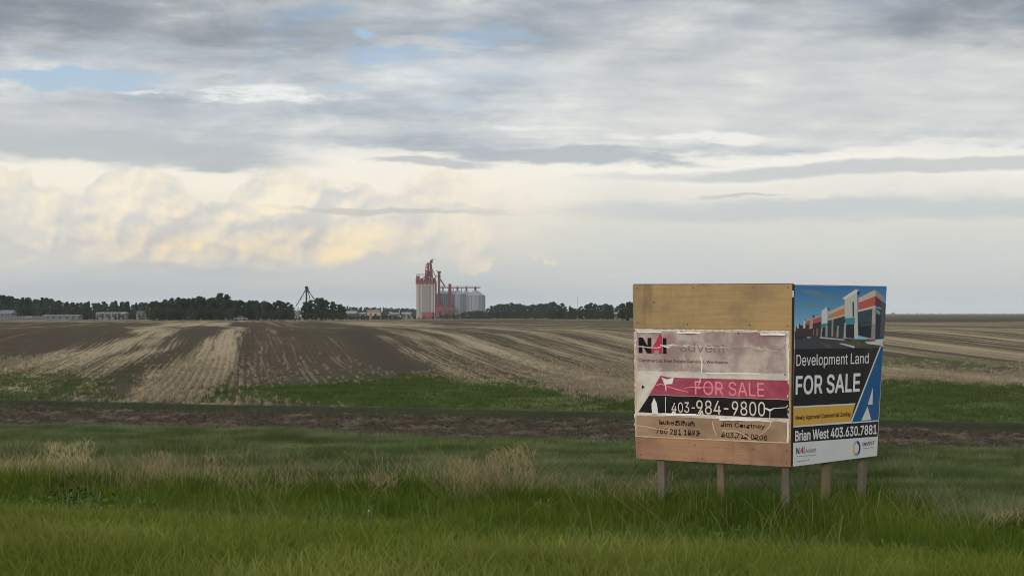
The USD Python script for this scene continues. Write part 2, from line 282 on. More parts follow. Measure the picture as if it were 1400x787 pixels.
def build_ground():
    g = G(); pos = g.node("geometry", "position"); x, y, z = g.sep(pos)
    w1 = g.node("attribute", "vector", attribute="cover"); st, gr, dk = g.sep(w1)
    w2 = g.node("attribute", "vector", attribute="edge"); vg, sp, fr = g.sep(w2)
    u = g.mad(y, -ROWDIR, x)
    u = g.mad(g.sub(g.noise(g.scale(pos, (.03, .012, 1)), 1.0, 3), .5), 1.2, u)
    fine = g.noise(pos, 3.0, 6, 0.65); med = g.noise(pos, 0.35, 5, 0.6)
    passes = g.noise(g.xyz(g.mul(u, 0.55), g.mul(y, 0.006)), 1.0, 4, 0.6)             # drill passes, some metres wide
    passes2 = g.noise(g.xyz(g.mul(u, 0.14), g.mul(y, 0.003), 3.0), 1.0, 4, 0.55)
    lines = g.noise(g.xyz(g.mul(u, 3.4), g.mul(y, 0.08)), 1.0, 3, 0.6)                 # single rows
    wave = g.node("wave_texture", "fac", wave_type="bands", bands_direction="x", profile="sine", vector=g.xyz(g.add(u, g.mul(g.sub(med, .5), .25)), y), scale=0.95, distortion=0.0)
    patch = g.noise(g.scale(pos, (.05, .016, 1)), 1.0, 5, 0.6)
    row = g.mix(g.ss(y, 55, 150, .35, 1.0), wave, lines)
    k = g.add(g.mul(row, 0.50), g.add(g.mul(g.ss(passes, .34, .66), 0.56), g.add(g.mul(g.ss(passes2, .36, .64), .40), g.mul(patch, 0.55))))
    strawf = g.ss(g.add(g.add(k, g.add(g.mul(fine, .45), g.mul(g.sub(lines, .5), 1.1))), g.mul(g.sub(st, 0.62), 1.25)), 0.92, 1.66)
    soil = g.mix(g.sat(g.mad(med, 1.4, -0.2)), lin(64, 57, 45), lin(98, 88, 70))
    soil = g.mix(g.mul(lines, .5), soil, lin(74, 66, 52))
    strawc = g.mix(fine, lin(116, 104, 83), lin(190, 174, 142))
    col = g.mix(strawf, soil, strawc)
    dkc = g.mix(fine, lin(46, 41, 37), lin(84, 75, 66))
    col = g.mix(g.mul(g.sat(g.mul(g.mul(dk, g.add(.45, g.add(med, g.mul(lines, .25)))), 1.0)), .92), col, dkc)
    leaf = g.mix(g.noise(pos, 1.3, 5, 0.65), lin(62, 80, 36), lin(90, 106, 54))
    leaf = g.mix(g.mul(patch, .5), leaf, lin(76, 88, 46))
    gfac = g.ss(g.add(gr, g.mul(g.sub(g.add(g.mul(passes, .7), g.add(g.mul(fine, .7), g.add(g.mul(lines, .5), g.mul(patch, .8)))), 1.35), 1.1)), 0.22, 0.8)
    col = g.mix(g.mul(gfac, .85), col, leaf)
    col = g.mix(g.mul(fr, g.sat(g.mad(med, 1.0, .35))), col, g.mix(fine, lin(34, 38, 25), lin(58, 62, 40)))  # shade of the bank's near face, painted in as a darker green-brown
    # tilled strip: dark, lumpy, with pale crumbs of old straw
    crumbs = g.ss(g.noise(g.scale(pos, (5, 9, 5)), 1.0, 4, .7), .56, .72)
    stripc = g.mix(g.mul(crumbs, .7), g.mix(med, lin(47, 43, 37), lin(76, 69, 59)), lin(126, 116, 99))
    col = g.mix(sp, col, stripc)
    thatch = g.mix(g.noise(pos, 6.0, 5, .6), lin(50, 58, 30), lin(92, 96, 60))
    s = g.mad(x, .35, y)
    road = g.mix(fine, lin(100, 92, 82), lin(140, 130, 118))
    thatch = g.mix(g.ss(g.mad(g.sub(med, .5), 1.0, s), 8.6, 7.8), thatch, road)
    col = g.mix(vg, col, thatch)
    hgt = g.add(g.mul(row, g.mul(g.sub(1.0, vg), .06)), g.mul(fine, g.mad(sp, .10, .04)))
    bmp = g.node("bump", "normal", height=hgt, strength=g.ss(y, 400, 60, 0.05, 0.9), distance=1.0)
    return usdkit.material(stage, "/World/Looks/land_look", g.n, g.l, surface=g.node("principled_bsdf", "BSDF", base_color=col, roughness=0.95, specular_ior_level=0.05, normal=bmp))
land_mesh = usdkit.mesh(stage, "/World/ground", (gv, faces), build_ground(), smooth=True)
pv = UsdGeom.PrimvarsAPI(land_mesh)
pv.CreatePrimvar("cover", Sdf.ValueTypeNames.Float3Array, "vertex").Set(Vt.Vec3fArray.FromNumpy(W1.astype(np.float32)))
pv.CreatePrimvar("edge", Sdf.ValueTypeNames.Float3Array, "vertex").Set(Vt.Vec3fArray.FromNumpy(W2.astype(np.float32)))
tag(land_mesh, kind="structure")

# ------------------------------------------------------------------ the two-faced plywood sale sign
def tinted(name, rough=0.6, spec=0.3, dirt=0.25, grime=(120, 112, 100)):
    g = G(); pos = g.node("geometry", "position"); t = g.node("attribute", "color", attribute="tint")
    n = g.noise(g.scale(pos, (2.5, 2.5, 1.2)), 1.0, 6, 0.65)
    c = g.mix(g.mul(g.ss(n, 0.45, 0.8), dirt), t, lin(*grime))
    return usdkit.material(stage, "/World/Looks/" + name, g.n, g.l, surface=g.node("principled_bsdf", "BSDF", base_color=c, roughness=rough, specular_ior_level=spec))
def paper(name, a, b, c=None, sc=(3, 3, 3), rough=.8):
    g = G(); pos = g.node("geometry", "position")
    n = g.noise(g.scale(pos, sc), 1.0, 6, 0.65, 0.4); n2 = g.noise(pos, 1.1, 4, 0.6)
    col = g.mix(g.ss(n, .35, .65), lin(*a), lin(*b))
    if c: col = g.mix(g.ss(n2, .48, .64), col, lin(*c))
    bm = g.node("bump", "normal", height=n, strength=.25, distance=.02)
    return usdkit.material(stage, "/World/Looks/" + name, g.n, g.l, surface=g.node("principled_bsdf", "BSDF", base_color=col, roughness=rough, specular_ior_level=.15, normal=bm))
def wood(name, a, b, grain=(1.2, 1.2, 28.0), knots=True, c=None):
    g = G(); pos = g.node("geometry", "position")
    n = g.noise(g.scale(pos, grain), 1.0, 5, 0.6, 0.6); big = g.noise(pos, 1.6, 4, 0.6)
    col = g.mix(g.sat(g.mad(n, 1.6, -.3)), lin(*a), lin(*b))
    col = g.mix(g.mul(g.ss(big, .42, .66), .75), col, lin(*(c or a))); run = g.noise(g.scale(pos, (7, 7, .5)), 1.0, 5, .6); col = g.mix(g.mul(g.ss(run, .52, .75), .5), col, lin(96, 82, 66)); spk = g.noise(g.scale(pos, (26, 26, 40)), 1.0, 3, .7); col = g.mix(g.mul(g.ss(spk, .66, .74), .5), col, lin(84, 66, 46))
    if knots:
        v = g.node("voronoi_texture", "distance", vector=g.scale(pos, (2.2, 2.2, 4.4)), scale=1.0, feature="f1")
        col = g.mix(g.mul(g.ss(v, .09, .03), .75), col, lin(62, 44, 28))
    bm = g.node("bump", "normal", height=n, strength=.3, distance=.01)
    return usdkit.material(stage, "/World/Looks/" + name, g.n, g.l, surface=g.node("principled_bsdf", "BSDF", base_color=col, roughness=.85, specular_ior_level=.15, normal=bm))
class Panel:
    def __init__(s, NT, NB, LT):
        s.o = NT; s.n = np.cross(NB - NT, LT - NT); s.n /= np.linalg.norm(s.n)
        if s.n[1] > 0: s.n = -s.n
        s.n = s.n
    def p(s, px, py, lift=0.0):
        r = ray(px, py); e = np.array([0, 0, ZC]); t = np.dot(s.o - e, s.n) / np.dot(r, s.n)
        return e + r * t + s.n * lift
    def map(s, mesh, lift0, lift1):
        """mesh in picture units (x, -y), its z from 0 to 1 between the two lifts."""
        v = mesh.vertices; out = np.array([s.p(a, -b, lift0 + (lift1 - lift0) * c) for a, b, c in v])
        return trimesh.Trimesh(out, mesh.faces, process=False)
    def poly(s, pts, lift0, lift1):
        P = pts if isinstance(pts, Polygon) else Polygon([(a, -b) for a, b in pts])
        ms = [trimesh.creation.extrude_polygon(q, 1.0, engine="earcut") for q in getattr(P.buffer(0), "geoms", [P.buffer(0)]) if q.area > 0]
        return s.map(cat_(ms), lift0, lift1)
    def text(s, txt, TL, TR, BR, BL, lift0, lift1, bold=False):
        m = meshkit.text_mesh(txt, 1.0, 1.0, bold); b = m.bounds; v = m.vertices.copy()
        u, w = (v[:, 0] - b[0, 0]) / (b[1, 0] - b[0, 0]), (v[:, 1] - b[0, 1]) / (b[1, 1] - b[0, 1])
        TL, TR, BR, BL = map(np.array, (TL, TR, BR, BL))
        q = (1 - w)[:, None] * ((1 - u)[:, None] * BL + u[:, None] * BR) + w[:, None] * ((1 - u)[:, None] * TL + u[:, None] * TR)
        return s.map(trimesh.Trimesh(np.column_stack([q[:, 0], -q[:, 1], (v[:, 2] > .5)]), m.faces, process=False), lift0, lift1)
    def line(s, pts, w, lift0, lift1):
        P = None
        for (a, b), (c, d), w0, w1 in zip(pts[:-1], pts[1:], w[:-1], w[1:]):
            nrm = np.array([-(d - b), c - a]); nrm = nrm / np.linalg.norm(nrm)
            q = Polygon([(a + nrm[0] * w0, -(b + nrm[1] * w0)), (c + nrm[0] * w1, -(d + nrm[1] * w1)), (c - nrm[0] * w1, -(d - nrm[1] * w1)), (a - nrm[0] * w0, -(b - nrm[1] * w0))]).buffer(0.12)
            P = q if P is None else P.union(q)
        return s.poly(P.simplify(.05), lift0, lift1)
    def flat(s, layers, lift):
        """Flat print: coloured areas cut out of each other, one sheet."""
        left, vs, fs, cs, n = [], [], [], [], 0
        P = [(Polygon([(a, -b) for a, b in pts]).buffer(0), c) for pts, c in layers]
        for i, (q, c) in enumerate(P):
            for r, _ in P[i + 1:]: q = q.difference(r)
            for h in getattr(q, "geoms", [q]):
                if h.is_empty or h.geom_type != "Polygon" or h.area < .05: continue
                v, f = trimesh.creation.triangulate_polygon(h, engine="earcut")
                vs.append(np.array([s.p(a, b2 * -1, lift) for a, b2 in v])); fs.append(np.asarray(f) + n); n += len(v)
                for a, b2 in v: cs.append(c(a, -b2) if callable(c) else c)
        return trimesh.Trimesh(np.vstack(vs), np.vstack(fs), process=False), np.array([lin(*c) for c in cs])
def tint(prim, cols): UsdGeom.PrimvarsAPI(prim).CreatePrimvar("tint", Sdf.ValueTypeNames.Color3fArray, "vertex").Set(Vt.Vec3fArray.FromNumpy(np.asarray(cols, np.float32)))
K = 1.12          # the picture was taken in dull light: printed colours are this much stronger than they look
def k(*c): return tuple(min(235, v * K) for v in c)

DN = 19.5
LP = Panel(at(1083, 388.3, DN), at(1081, 638, DN), at(865, 389, DN / .948))
RP = Panel(at(1086, 388.3, DN), at(1083.5, 638, DN), at(1212, 391, DN / .932))
ground0 = lambda p: float(H(p[0], p[1]))
base_pt = np.array([LP.p(1082, 638)[0], LP.p(1082, 638)[1], 0.0]); base_pt[2] = ground0(base_pt)
sign = thing("sale_sign", "two-faced plywood for-sale sign on wooden posts standing in the roadside grass", "sign", (0, 0, 0))
ply = wood("plywood_tan", (154, 130, 92), (180, 153, 110), c=(136, 118, 92)); ply_red = wood("plywood_reddish", (154, 117, 90), (174, 137, 108), c=(130, 102, 84))
post_m = wood("post_wood", (96, 86, 72), (126, 113, 94), grain=(22, 22, 1.5), knots=False); post_d = wood("post_wood_grey", (90, 84, 74), (124, 116, 103), grain=(22, 22, 1.5), knots=False)
post_w = wood("post_wood_warm", (100, 88, 70), (132, 117, 95), grain=(22, 22, 1.5), knots=False)
edge_m = simple("board_edge", lin(48, 42, 38), var=.3)
part(sign, "plywood_board", LP.poly([(865, 389.3), (1083, 388.5), (1082.2, 450.5), (866, 448.5)], -.018, 0), ply, label="bare tan plywood board above the torn poster")
part(sign, "plywood_board", LP.poly([(866, 448.8), (1082.2, 450.8), (1081.3, 602), (868.5, 595)], -.018, -.002), ply)
part(sign, "plywood_board", LP.poly([(868.5, 595.3), (1081.3, 602.3), (1081, 638), (870, 626.3)], -.0185, -.0005), ply_red, label="reddish plywood board along the bottom of the torn poster")
for pa in ([(865.3, 388), (1083, 387.2), (1083, 390.6), (865.3, 391.2)],):
    part(sign, "frame_rail", LP.poly(pa, -.075, -.0195), post_m)
part(sign, "frame_rail", LP.poly([(870, 612), (1081, 622), (1081, 636.8), (870, 625.2)], -.075, -.0195), post_m)
part(sign, "frame_rail", RP.poly([(1087, 388.6), (1211.5, 391.3), (1210, 400), (1087, 399)], -.075, -.0215), post_m)
part(sign, "frame_rail", RP.poly([(1084.5, 622), (1199.5, 609), (1199, 621.5), (1084.5, 636.5)], -.075, -.0215), post_m)
# torn poster on the left board
pw, pp, pr, pk, pt = (paper("poster_white", k(166, 158, 150), k(190, 184, 174)), paper("poster_faded", (148, 132, 128), (190, 176, 168), (148, 118, 118)), paper("poster_red", (150, 64, 84), (164, 84, 100), (132, 58, 76)),
                      paper("poster_black", (26, 25, 26), (40, 38, 38)), paper("poster_tan", (148, 122, 98), (164, 138, 112), (138, 112, 90)))
rr = random.Random(4)
def ragged(pts, amp=.5, step=4.0):
    out = []
    for (a, b), (c, d) in zip(pts, pts[1:] + pts[:1]):
        m = max(1, int(math.hypot(c - a, d - b) / step))
        for i in range(m): out.append((a + (c - a) * i / m + rr.uniform(-amp, amp) * (i > 0), b + (d - b) * i / m + rr.uniform(-amp, amp) * (i > 0)))
    return out
poster = part(sign, "poster", LP.poly(ragged([(867, 449.6), (1079.5, 452.2), (1079.3, 521), (1078.8, 605.5), (868.5, 596.6), (868, 520)], .55), .0005, .0025), pw, label="torn weathered poster, pink and black, peeling off")
part(poster, "faded_panel", LP.poly(ragged([(870.5, 452.5), (1075, 455), (1075, 509.5), (990, 510.5), (960, 508), (871, 506.5)], .7), .0033, .0045), pp)
part(poster, "red_band", LP.poly([(903.3, 513), (912, 515), (921.5, 515.8), (1079, 519.8), (1078.8, 545.8), (960, 541.6), (888, 539.2)], .0033, .0045), pr)
part(poster, "black_band", LP.poly([(888, 539.6), (960, 542.1), (1078.8, 546.4), (1078.6, 571.6), (1030, 570), (960, 566), (872.6, 563.2)], .0033, .0045), pk)
part(poster, "tan_panel", LP.poly(ragged([(869.5, 567.5), (960, 571), (1056, 575.2), (1077, 577), (1076.6, 604.4), (869.6, 595.2)], .35), .0033, .0045), pt)
ink = simple("ink_black", lin(24, 22, 24), var=.3, scale=8); ink_faded = simple("ink_faded", lin(96, 62, 62), var=.35, scale=9); ink_red = simple("ink_red", lin(176, 58, 84), var=.15, scale=6)
ink_pink = simple("ink_pink", lin(*k(205, 118, 134)), var=.2, scale=6); ink_cream = simple("ink_cream", lin(*k(188, 180, 166)), var=.2, scale=7); ink_brown = simple("ink_brown", lin(40, 27, 27), var=.5, scale=7)
torn = simple("torn_paper", lin(222, 220, 214), var=.15, scale=6); torn_y = simple("torn_paper_tan", lin(*k(176, 156, 130)), var=.15, scale=6)
L0, L1 = .0050, .0062
def lt(txt, a, b, c, d, m, bold=False, lab=None): return part(poster, "lettering", LP.text(txt, a, b, c, d, L0, L1, bold), m)
part(poster, "lettering", LP.poly([(873, 461), (879, 461.2), (885.4, 472.4), (885.4, 461.4), (890.8, 461.6), (890.8, 483), (885, 482.8), (878.6, 471.6), (878.6, 482.6), (873.4, 482.4)], L0, L1), ink)
part(poster, "logo_mark", LP.poly([(903.2, 455), (905.6, 461), (905.6, 483.4), (901, 483.4), (900.8, 478.5), (895.6, 478.2), (893.4, 483.2), (887.5, 483)], L0, L1), ink_red)
part(poster, "lettering", LP.poly([(906.6, 461.8), (911.4, 462), (911.6, 483.4), (906.8, 483.2)], L0, L1), ink)
lt("Commercial Real Estate Services, Worldwide.", (873.4, 489.6), (997, 493.4), (997, 497.8), (873.6, 495.4), ink_faded, True)
ghost = simple("ink_ghost", lin(132, 110, 108), var=.2, scale=6)
lt("advent", (930, 467), (992, 470), (992, 482.5), (930, 480.5), ghost)
lt("FOR SALE", (950, 520.2), (1044.5, 522.8), (1045, 542.0), (950.4, 539), ink_pink)
lt("403-", (918, 550.2), (950.2, 548.6), (950.2, 564.0), (918.4, 563.0), ink_cream)
lt("984-9800", (952, 546.4), (1046.2, 549.0), (1046.2, 568.6), (952.4, 565.4), ink_cream)
lt("Luke Silvas", (901.5, 573), (950, 575.5), (950.5, 582.5), (901.6, 580), ink_brown, True)
lt("780 281 1892", (897, 584.5), (956, 588), (956, 596), (897, 592), ink_brown, True)
lt("Jim Courtney", (985.5, 576.5), (1046, 579.5), (1046, 587), (985.6, 584.6), ink_brown, True)
lt("403 710 0208", (986.5, 589.5), (1049, 594.5), (1049, 602), (986.6, 597), ink_brown, True)
def tear(pts, w, m=torn, l0=.0066, l1=.0080): part(poster, "torn_flap", LP.line(pts, w if isinstance(w, list) else [w] * len(pts), l0, l1), m)
tear([(872, 473.2), (880, 473.6), (886, 474.8), (900, 475.2), (904, 474)], .45, ink_cream)
tear([(903, 471.5), (909, 473), (914, 473.5), (920, 470.6)], [.3, 1.0, 2.2, .3], torn)
tear([(920, 470.6), (932, 473), (938, 470.8), (952, 473.8), (962, 473.2), (978, 474.6)], .35, ink_cream)
tear([(978, 475), (996, 474.4), (1012, 475.5), (1024, 475), (1042, 477.6), (1046, 475.5), (1051, 479), (1064, 480)], [.4, .5, .8, .7, .9, .6, .7, .3], torn_y)
tear([(1022, 478), (1025, 487), (1030, 497), (1032, 507)], [.3, .5, .5, .4], torn_y)
tear([(958, 487), (960, 496), (959, 512)], [.5, .9, .5], torn)
tear([(1034, 494), (1042, 495.5), (1047, 496.6)], .45, torn_y)
tear([(955, 484), (962, 484.2)], .9, torn_y)
part(poster, "torn_flap", LP.poly([(905, 515.5), (912, 518.5), (921.4, 515.6), (919.4, 524.4), (910.5, 525)], .0066, .0080), torn)
tear([(905.5, 516), (910, 526), (911, 534)], [.6, .8, .4], torn); tear([(910.4, 542), (910.2, 556), (910, 563)], .35, torn)
part(poster, "torn_flap", LP.poly([(894.5, 543.5), (898.2, 551), (900.3, 566), (892, 567), (891, 552)], .0066, .0080), torn)
tear([(897, 526.3), (904, 524.5), (912, 527.5), (926, 532), (941, 535.4)], [.4, .6, .5, .7, .3], ink_pink); tear([(936, 530), (946, 528.8), (960, 529), (990, 530)], [.2, .6, .5, .3], ink_pink)
tear([(958, 516), (957, 522), (954.5, 528)], [.8, .7, .4], torn_y)
tear([(873, 564.6), (900, 566.2), (918, 566.6), (921, 562), (925, 567), (946, 567.8), (957, 567), (960, 561), (962, 568.5)], [.4, .7, .8, 1.0, .9, .7, .9, .6, .5], torn)
tear([(979, 570.4), (1000, 571), (1012, 571.4), (1030, 572.6), (1044, 575), (1056, 576)], [.9, 1.1, 1.0, .8, .7, .5], torn)
tear([(869.6, 581), (884, 583), (900, 586), (916, 588)], .5, torn_y); tear([(974, 576), (976, 586), (980, 594.5)], [.4, .6, .4], torn_y)
tear([(1054, 577), (1052, 583), (1046, 589), (1038, 595)], .5, torn_y); tear([(988, 587), (994, 590), (1004, 588), (1014, 592), (1026, 600)], .45, torn_y)
tear([(869.8, 567), (869.8, 595.6), (900, 597.2), (960, 600), (1020, 602.8), (1076, 605)], .5, torn_y)
tear([(1077.3, 577), (1077.5, 590), (1077, 604)], [.7, 1.0, 1.0], torn); tear([(1077, 453), (1078, 480), (1078, 518)], [.5, .9, .6], torn)
tear([(868.5, 451), (869.5, 480), (869.5, 510), (870.5, 560)], [.5, .7, .8, .5], torn_y); tear([(1046, 549.5 + 8), (1053, 560.5), (1058, 557.8), (1076, 556.5)], [.6, 1.3, .5, .2], torn)
tear([(1053, 560), (1052.6, 572)], .25, torn); tear([(870, 451), (890, 450.6), (920, 451.5), (960, 451.2), (990, 452.2), (1012, 450.8), (1030, 453)], [.4, .5, .3, .6, .4, .5, .3], torn)
tear([(1045, 454), (1058, 454.6), (1076, 454.4), (1078, 460)], [.3, .5, .6, .3], torn)
part(poster, "nail_head", LP.poly([(878, 526), (882, 528.5), (878, 531.5)], .0066, .0085), edge_m)
for nx, ny in ((866.8 + 1, 451.6), (931.5, 452.8), (1073.5, 511.5), (1010, 455)):
    part(poster, "nail_head", LP.poly([(nx - .9, ny - .9), (nx + .9, ny - .9), (nx + .9, ny + .9), (nx - .9, ny + .9)], .0066, .009), edge_m)
# clean poster on the right board
part(sign, "plywood_board", RP.poly([(1086, 388.6), (1212, 391.2), (1199, 623), (1083.5, 638)], -.020, -.001), edge_m, label="dark board behind the new poster on the right face")
Wt, Bk, Bl, Yl = (190, 196, 198), (15, 15, 17), (14, 78, 128), (188, 150, 66)
def ra(y0, y1, x):  # straight line between the poster's two edges
    return y0 + (y1 - y0) * (x - 1084.5) / 121
field = [([(1086.4, 389), (1211.7, 391.5), (1198.9, 622.6), (1083.9, 637.4)], Wt),
         ([(1086, 476.6), (1202.5, 474.6), (1163, 575), (1160, 556), (1084.6, 563)], Bk),
         ([(1204.6, 473.5), (1207.2, 473.3), (1201, 574), (1164.6, 576.5)], Bl),
         ([(1193.4, 529), (1192.8, 552.6), (1186.5, 552.8)], Wt), ([(1186, 555), (1191, 573.5), (1177.5, 574.4)], Wt),
         ([(1084.6, 557.2), (1168.8, 552.6), (1162.6, 575.6), (1084.4, 582)], Yl), ([(1084.5, 555.2), (1169.6, 550.8), (1168.8, 552.6), (1084.6, 557.2)], Wt),
         ([(1084.3, 583.8), (1201, 575.6), (1199.8, 596.2), (1084.1, 604.8)], Bk)]
pm = tinted("poster_print", rough=.45, spec=.35, dirt=.12)
fm, fc = RP.flat(field, .0012)
new_poster = part(sign, "poster", fm, pm, label="new black, blue and yellow poster with a picture of shops"); tint(new_poster, fc)
q = lambda *pts: [(1076 + a / 8.2, 384 + b / 8.2) for a, b in pts]
def skyc(a, b):
    t = min(max((b - 390) / 62, 0), 1); return k(*(np.array([44, 98, 146]) * (1 - t) + np.array([112, 158, 182]) * t))
D = lambda r, g, b: tuple(.86 * c + .06 * (r + g + b) / 3 for c in (r, g, b))
sky_bands = [(q((84, 50 + i * 60), (1117 - i * 4, 58 + i * 60), (1113 - i * 4, 118 + i * 60), (84, 110 + i * 60)), skyc) for i in range(10)]
pic = sky_bands + [
    (q((140, 90), (330, 110), (560, 190), (640, 230), (420, 200), (220, 150)), D(96, 138, 168)), (q((120, 240), (300, 250), (420, 290), (250, 290)), D(100, 146, 172)),
    (q((82, 560), (380, 560), (640, 640), (900, 660), (1088, 680), (1062, 720), (1022, 752), (88, 762)), D(62, 66, 74)), (q((84, 600), (240, 600), (180, 650), (84, 660)), D(40, 44, 50)), (q((225, 620), (270, 625), (250, 645), (220, 640)), D(150, 154, 158)), (q((380, 690), (480, 720), (500, 750), (440, 740)), D(84, 88, 94)),
    (q((95, 520), (130, 470), (160, 500), (250, 450), (385, 400), (385, 622), (100, 612)), D(70, 50, 54)), (q((215, 450), (382, 398), (382, 455), (215, 492)), D(176, 98, 88)), (q((215, 436), (382, 384), (382, 398), (215, 450)), D(196, 172, 160)),
    (q((262, 420), (290, 398), (286, 530), (245, 537)), D(192, 150, 156)), (q((180, 450), (207, 432), (202, 530), (178, 532)), D(196, 205, 210)), (q((112, 482), (130, 474), (130, 532), (112, 532)), D(190, 198, 202)), (q((286, 378), (312, 392), (284, 418)), D(40, 44, 66)), (q((200, 430), (214, 436), (203, 452)), D(40, 44, 66)),
    (q((330, 530), (342, 530), (340, 615), (328, 612)), D(150, 130, 128)), (q((290, 545), (300, 545), (298, 610), (288, 606)), D(140, 120, 118)),
    (q((450, 440), (650, 388), (650, 645), (438, 622)), D(46, 62, 70)), (q((450, 352), (645, 262), (645, 300), (465, 380)), D(206, 186, 166)), (q((472, 380), (645, 302), (645, 368), (484, 420)), D(206, 134, 82)), (q((462, 425), (645, 372), (645, 392), (462, 444)), D(206, 186, 166)),
    (q((385, 335), (442, 290), (452, 300), (452, 475), (385, 482)), D(208, 216, 220)), (q((378, 482), (440, 472), (440, 514), (378, 522)), D(56, 138, 140)), (q((380, 522), (392, 520), (388, 622), (372, 618)), D(160, 158, 160)), (q((446, 290), (478, 314), (456, 332)), D(40, 44, 66)), (q((395, 522), (432, 516), (430, 620), (392, 616)), D(34, 40, 46)),
    (q((430, 505), (456, 500), (450, 628), (426, 622)), D(156, 156, 158)), (q((500, 432), (518, 428), (514, 622), (494, 617)), D(150, 150, 150)), (q((560, 500), (578, 498), (572, 634), (552, 630)), D(160, 160, 160)), (q((520, 560), (552, 560), (548, 625), (516, 620)), D(90, 60, 50)),
    (q((790, 345), (962, 308), (952, 645), (795, 610)), D(50, 76, 86)), (q((800, 470), (950, 460), (950, 640), (800, 605)), D(28, 40, 50)), (q((820, 480), (940, 470), (940, 500), (820, 505)), D(60, 80, 88)),
    (q((645, 205), (782, 108), (792, 645), (750, 645), (745, 430), (645, 412)), D(202, 202, 194)), (q((730, 235), (748, 232), (750, 400), (735, 402)), D(40, 50, 74)), (q((650, 416), (757, 408), (760, 472), (650, 490)), D(46, 150, 150)), (q((655, 490), (750, 478), (752, 645), (660, 636)), D(30, 40, 48)),
    (q((640, 470), (662, 468), (652, 645), (630, 642)), D(170, 168, 166)), (q((620, 190), (770, 92), (800, 104), (790, 126), (640, 208)), D(228, 224, 212)), (q((784, 110), (822, 120), (802, 162), (785, 152)), D(52, 62, 84)),
    (q((795, 236), (992, 163), (986, 280), (800, 322)), D(196, 90, 74)), (q((800, 190), (985, 98), (996, 165), (800, 242)), D(208, 192, 172)), (q((990, 168), (1068, 235), (1062, 302), (985, 276)), D(106, 46, 48)), (q((985, 98), (1088, 180), (1082, 228), (992, 165)), D(160, 146, 132)), (q((795, 326), (986, 274), (986, 300), (795, 347)), D(212, 196, 180)),
    (q((988, 298), (1062, 328), (1078, 645), (985, 655)), D(38, 48, 60)), (q((1000, 310), (1042, 345), (1042, 380), (1000, 362)), D(112, 164, 140)), (q((1060, 230), (1108, 252), (1088, 645), (1042, 622)), D(82, 82, 84)), (q((955, 300), (992, 288), (986, 662), (940, 657)), D(192, 170, 176)), (q((948, 480), (990, 478), (986, 662), (940, 657)), D(150, 146, 140)),
    (q((600, 645), (900, 655), (882, 732), (760, 744), (640, 700)), D(82, 82, 62)), (q((640, 660), (740, 655), (700, 690)), D(54, 58, 40)), (q((800, 665), (880, 665), (850, 700)), D(60, 62, 44)), (q((580, 700), (610, 695), (757, 730), (750, 750)), D(204, 204, 208)), (q((365, 624), (640, 652), (640, 664), (365, 640)), D(194, 188, 188)), (q((870, 682), (1080, 665), (1062, 722), (905, 704)), D(204, 204, 204)), (q((890, 645), (986, 658), (986, 674), (890, 668)), D(150, 64, 60))]
mm, mc = RP.flat(pic, .0030)
shops = part(new_poster, "shops_picture", mm, pm); tint(shops, mc)
white = simple("ink_white", lin(204, 208, 210), var=.04, scale=4, rough=.5); grey_ink = simple("ink_grey", lin(92, 94, 98), var=.1)
R0, R1 = .0024, .0034
def rt(txt, a, b, c, d, m=white, bold=False): return part(new_poster, "lettering", RP.text(txt, a, b, c, d, R0, R1, bold), m)
rt("Development Land", (1088.8, 484.6), (1187.8, 482.2), (1187.4, 500.2), (1088.4, 504.2))
rt("FOR SALE", (1088, 513.4), (1176.2, 509.4), (1175, 535.2), (1087.6, 539.6), white, True)
rt("Newly Approved Commercial Zoning", (1087.6, 567.8), (1162.6, 562.2), (1162.2, 570), (1087.4, 575.2), ink, True)
rt("Brian West 403.630.7881", (1087, 588.2), (1198.6, 579.4), (1198.2, 593.0), (1086.8, 603.0), white, True)
rt("N", (1088.4, 611.8), (1092.6, 611.2), (1092.6, 619.6), (1088.2, 620.4), ink, True)
part(new_poster, "logo_mark", RP.poly([(1097.4, 608.8), (1098.6, 619), (1096.6, 619.2), (1096.2, 616.8), (1094.6, 617), (1093.8, 619.6), (1092.6, 619.8)], R0, R1), ink_red)
rt("I", (1099.2, 610.6), (1100.2, 610.5), (1100.2, 618.9), (1099.2, 619.0), ink, True)
rt("Advent", (1101.2, 612.8), (1115.6, 611.2), (1115.6, 617.6), (1101.2, 618.8), grey_ink)
rt("advent.ca", (1089.6, 629.4), (1106, 627), (1106, 629), (1089.6, 631.4), grey_ink)
part(new_poster, "logo_rule", RP.poly([(1088.2, 623.4), (1115.6, 620.8), (1115.6, 621.4), (1088.2, 624.0)], R0, R1), grey_ink)
rt("INVEST", (1178.8, 604.6), (1195.6, 602.2), (1195.4, 607.2), (1178.8, 609.6), ink, True)
part(new_poster, "logo_rule", RP.poly([(1180, 612.4), (1195, 610.4), (1195, 611), (1180, 613)], R0, R1), grey_ink)
def seg(a0, a1, r0, r1, cx=1171, cy=612.2, ex=5.2, ey=10.6):
    t = np.radians(np.linspace(a0, a1, 9)); o = [(cx + ex * r1 * math.cos(a), cy - ey * r1 * math.sin(a) - .12 * ex * r1 * math.cos(a)) for a in t]
    return o + [(cx + ex * r0 * math.cos(a), cy - ey * r0 * math.sin(a) - .12 * ex * r0 * math.cos(a)) for a in t[::-1]]
for nm, a0, a1, c in (("logo_navy", -60, 80, (34, 52, 92)), ("logo_silver", 82, 150, (128, 138, 160)), ("logo_gold", 152, 238, (190, 138, 62)), ("logo_blue", 240, 298, (96, 128, 160))):
    part(new_poster, "logo_ring", RP.poly(seg(a0, a1, .62, 1.0), R0, R1), simple(nm, lin(*k(*c)), var=.05))
post_feet = []
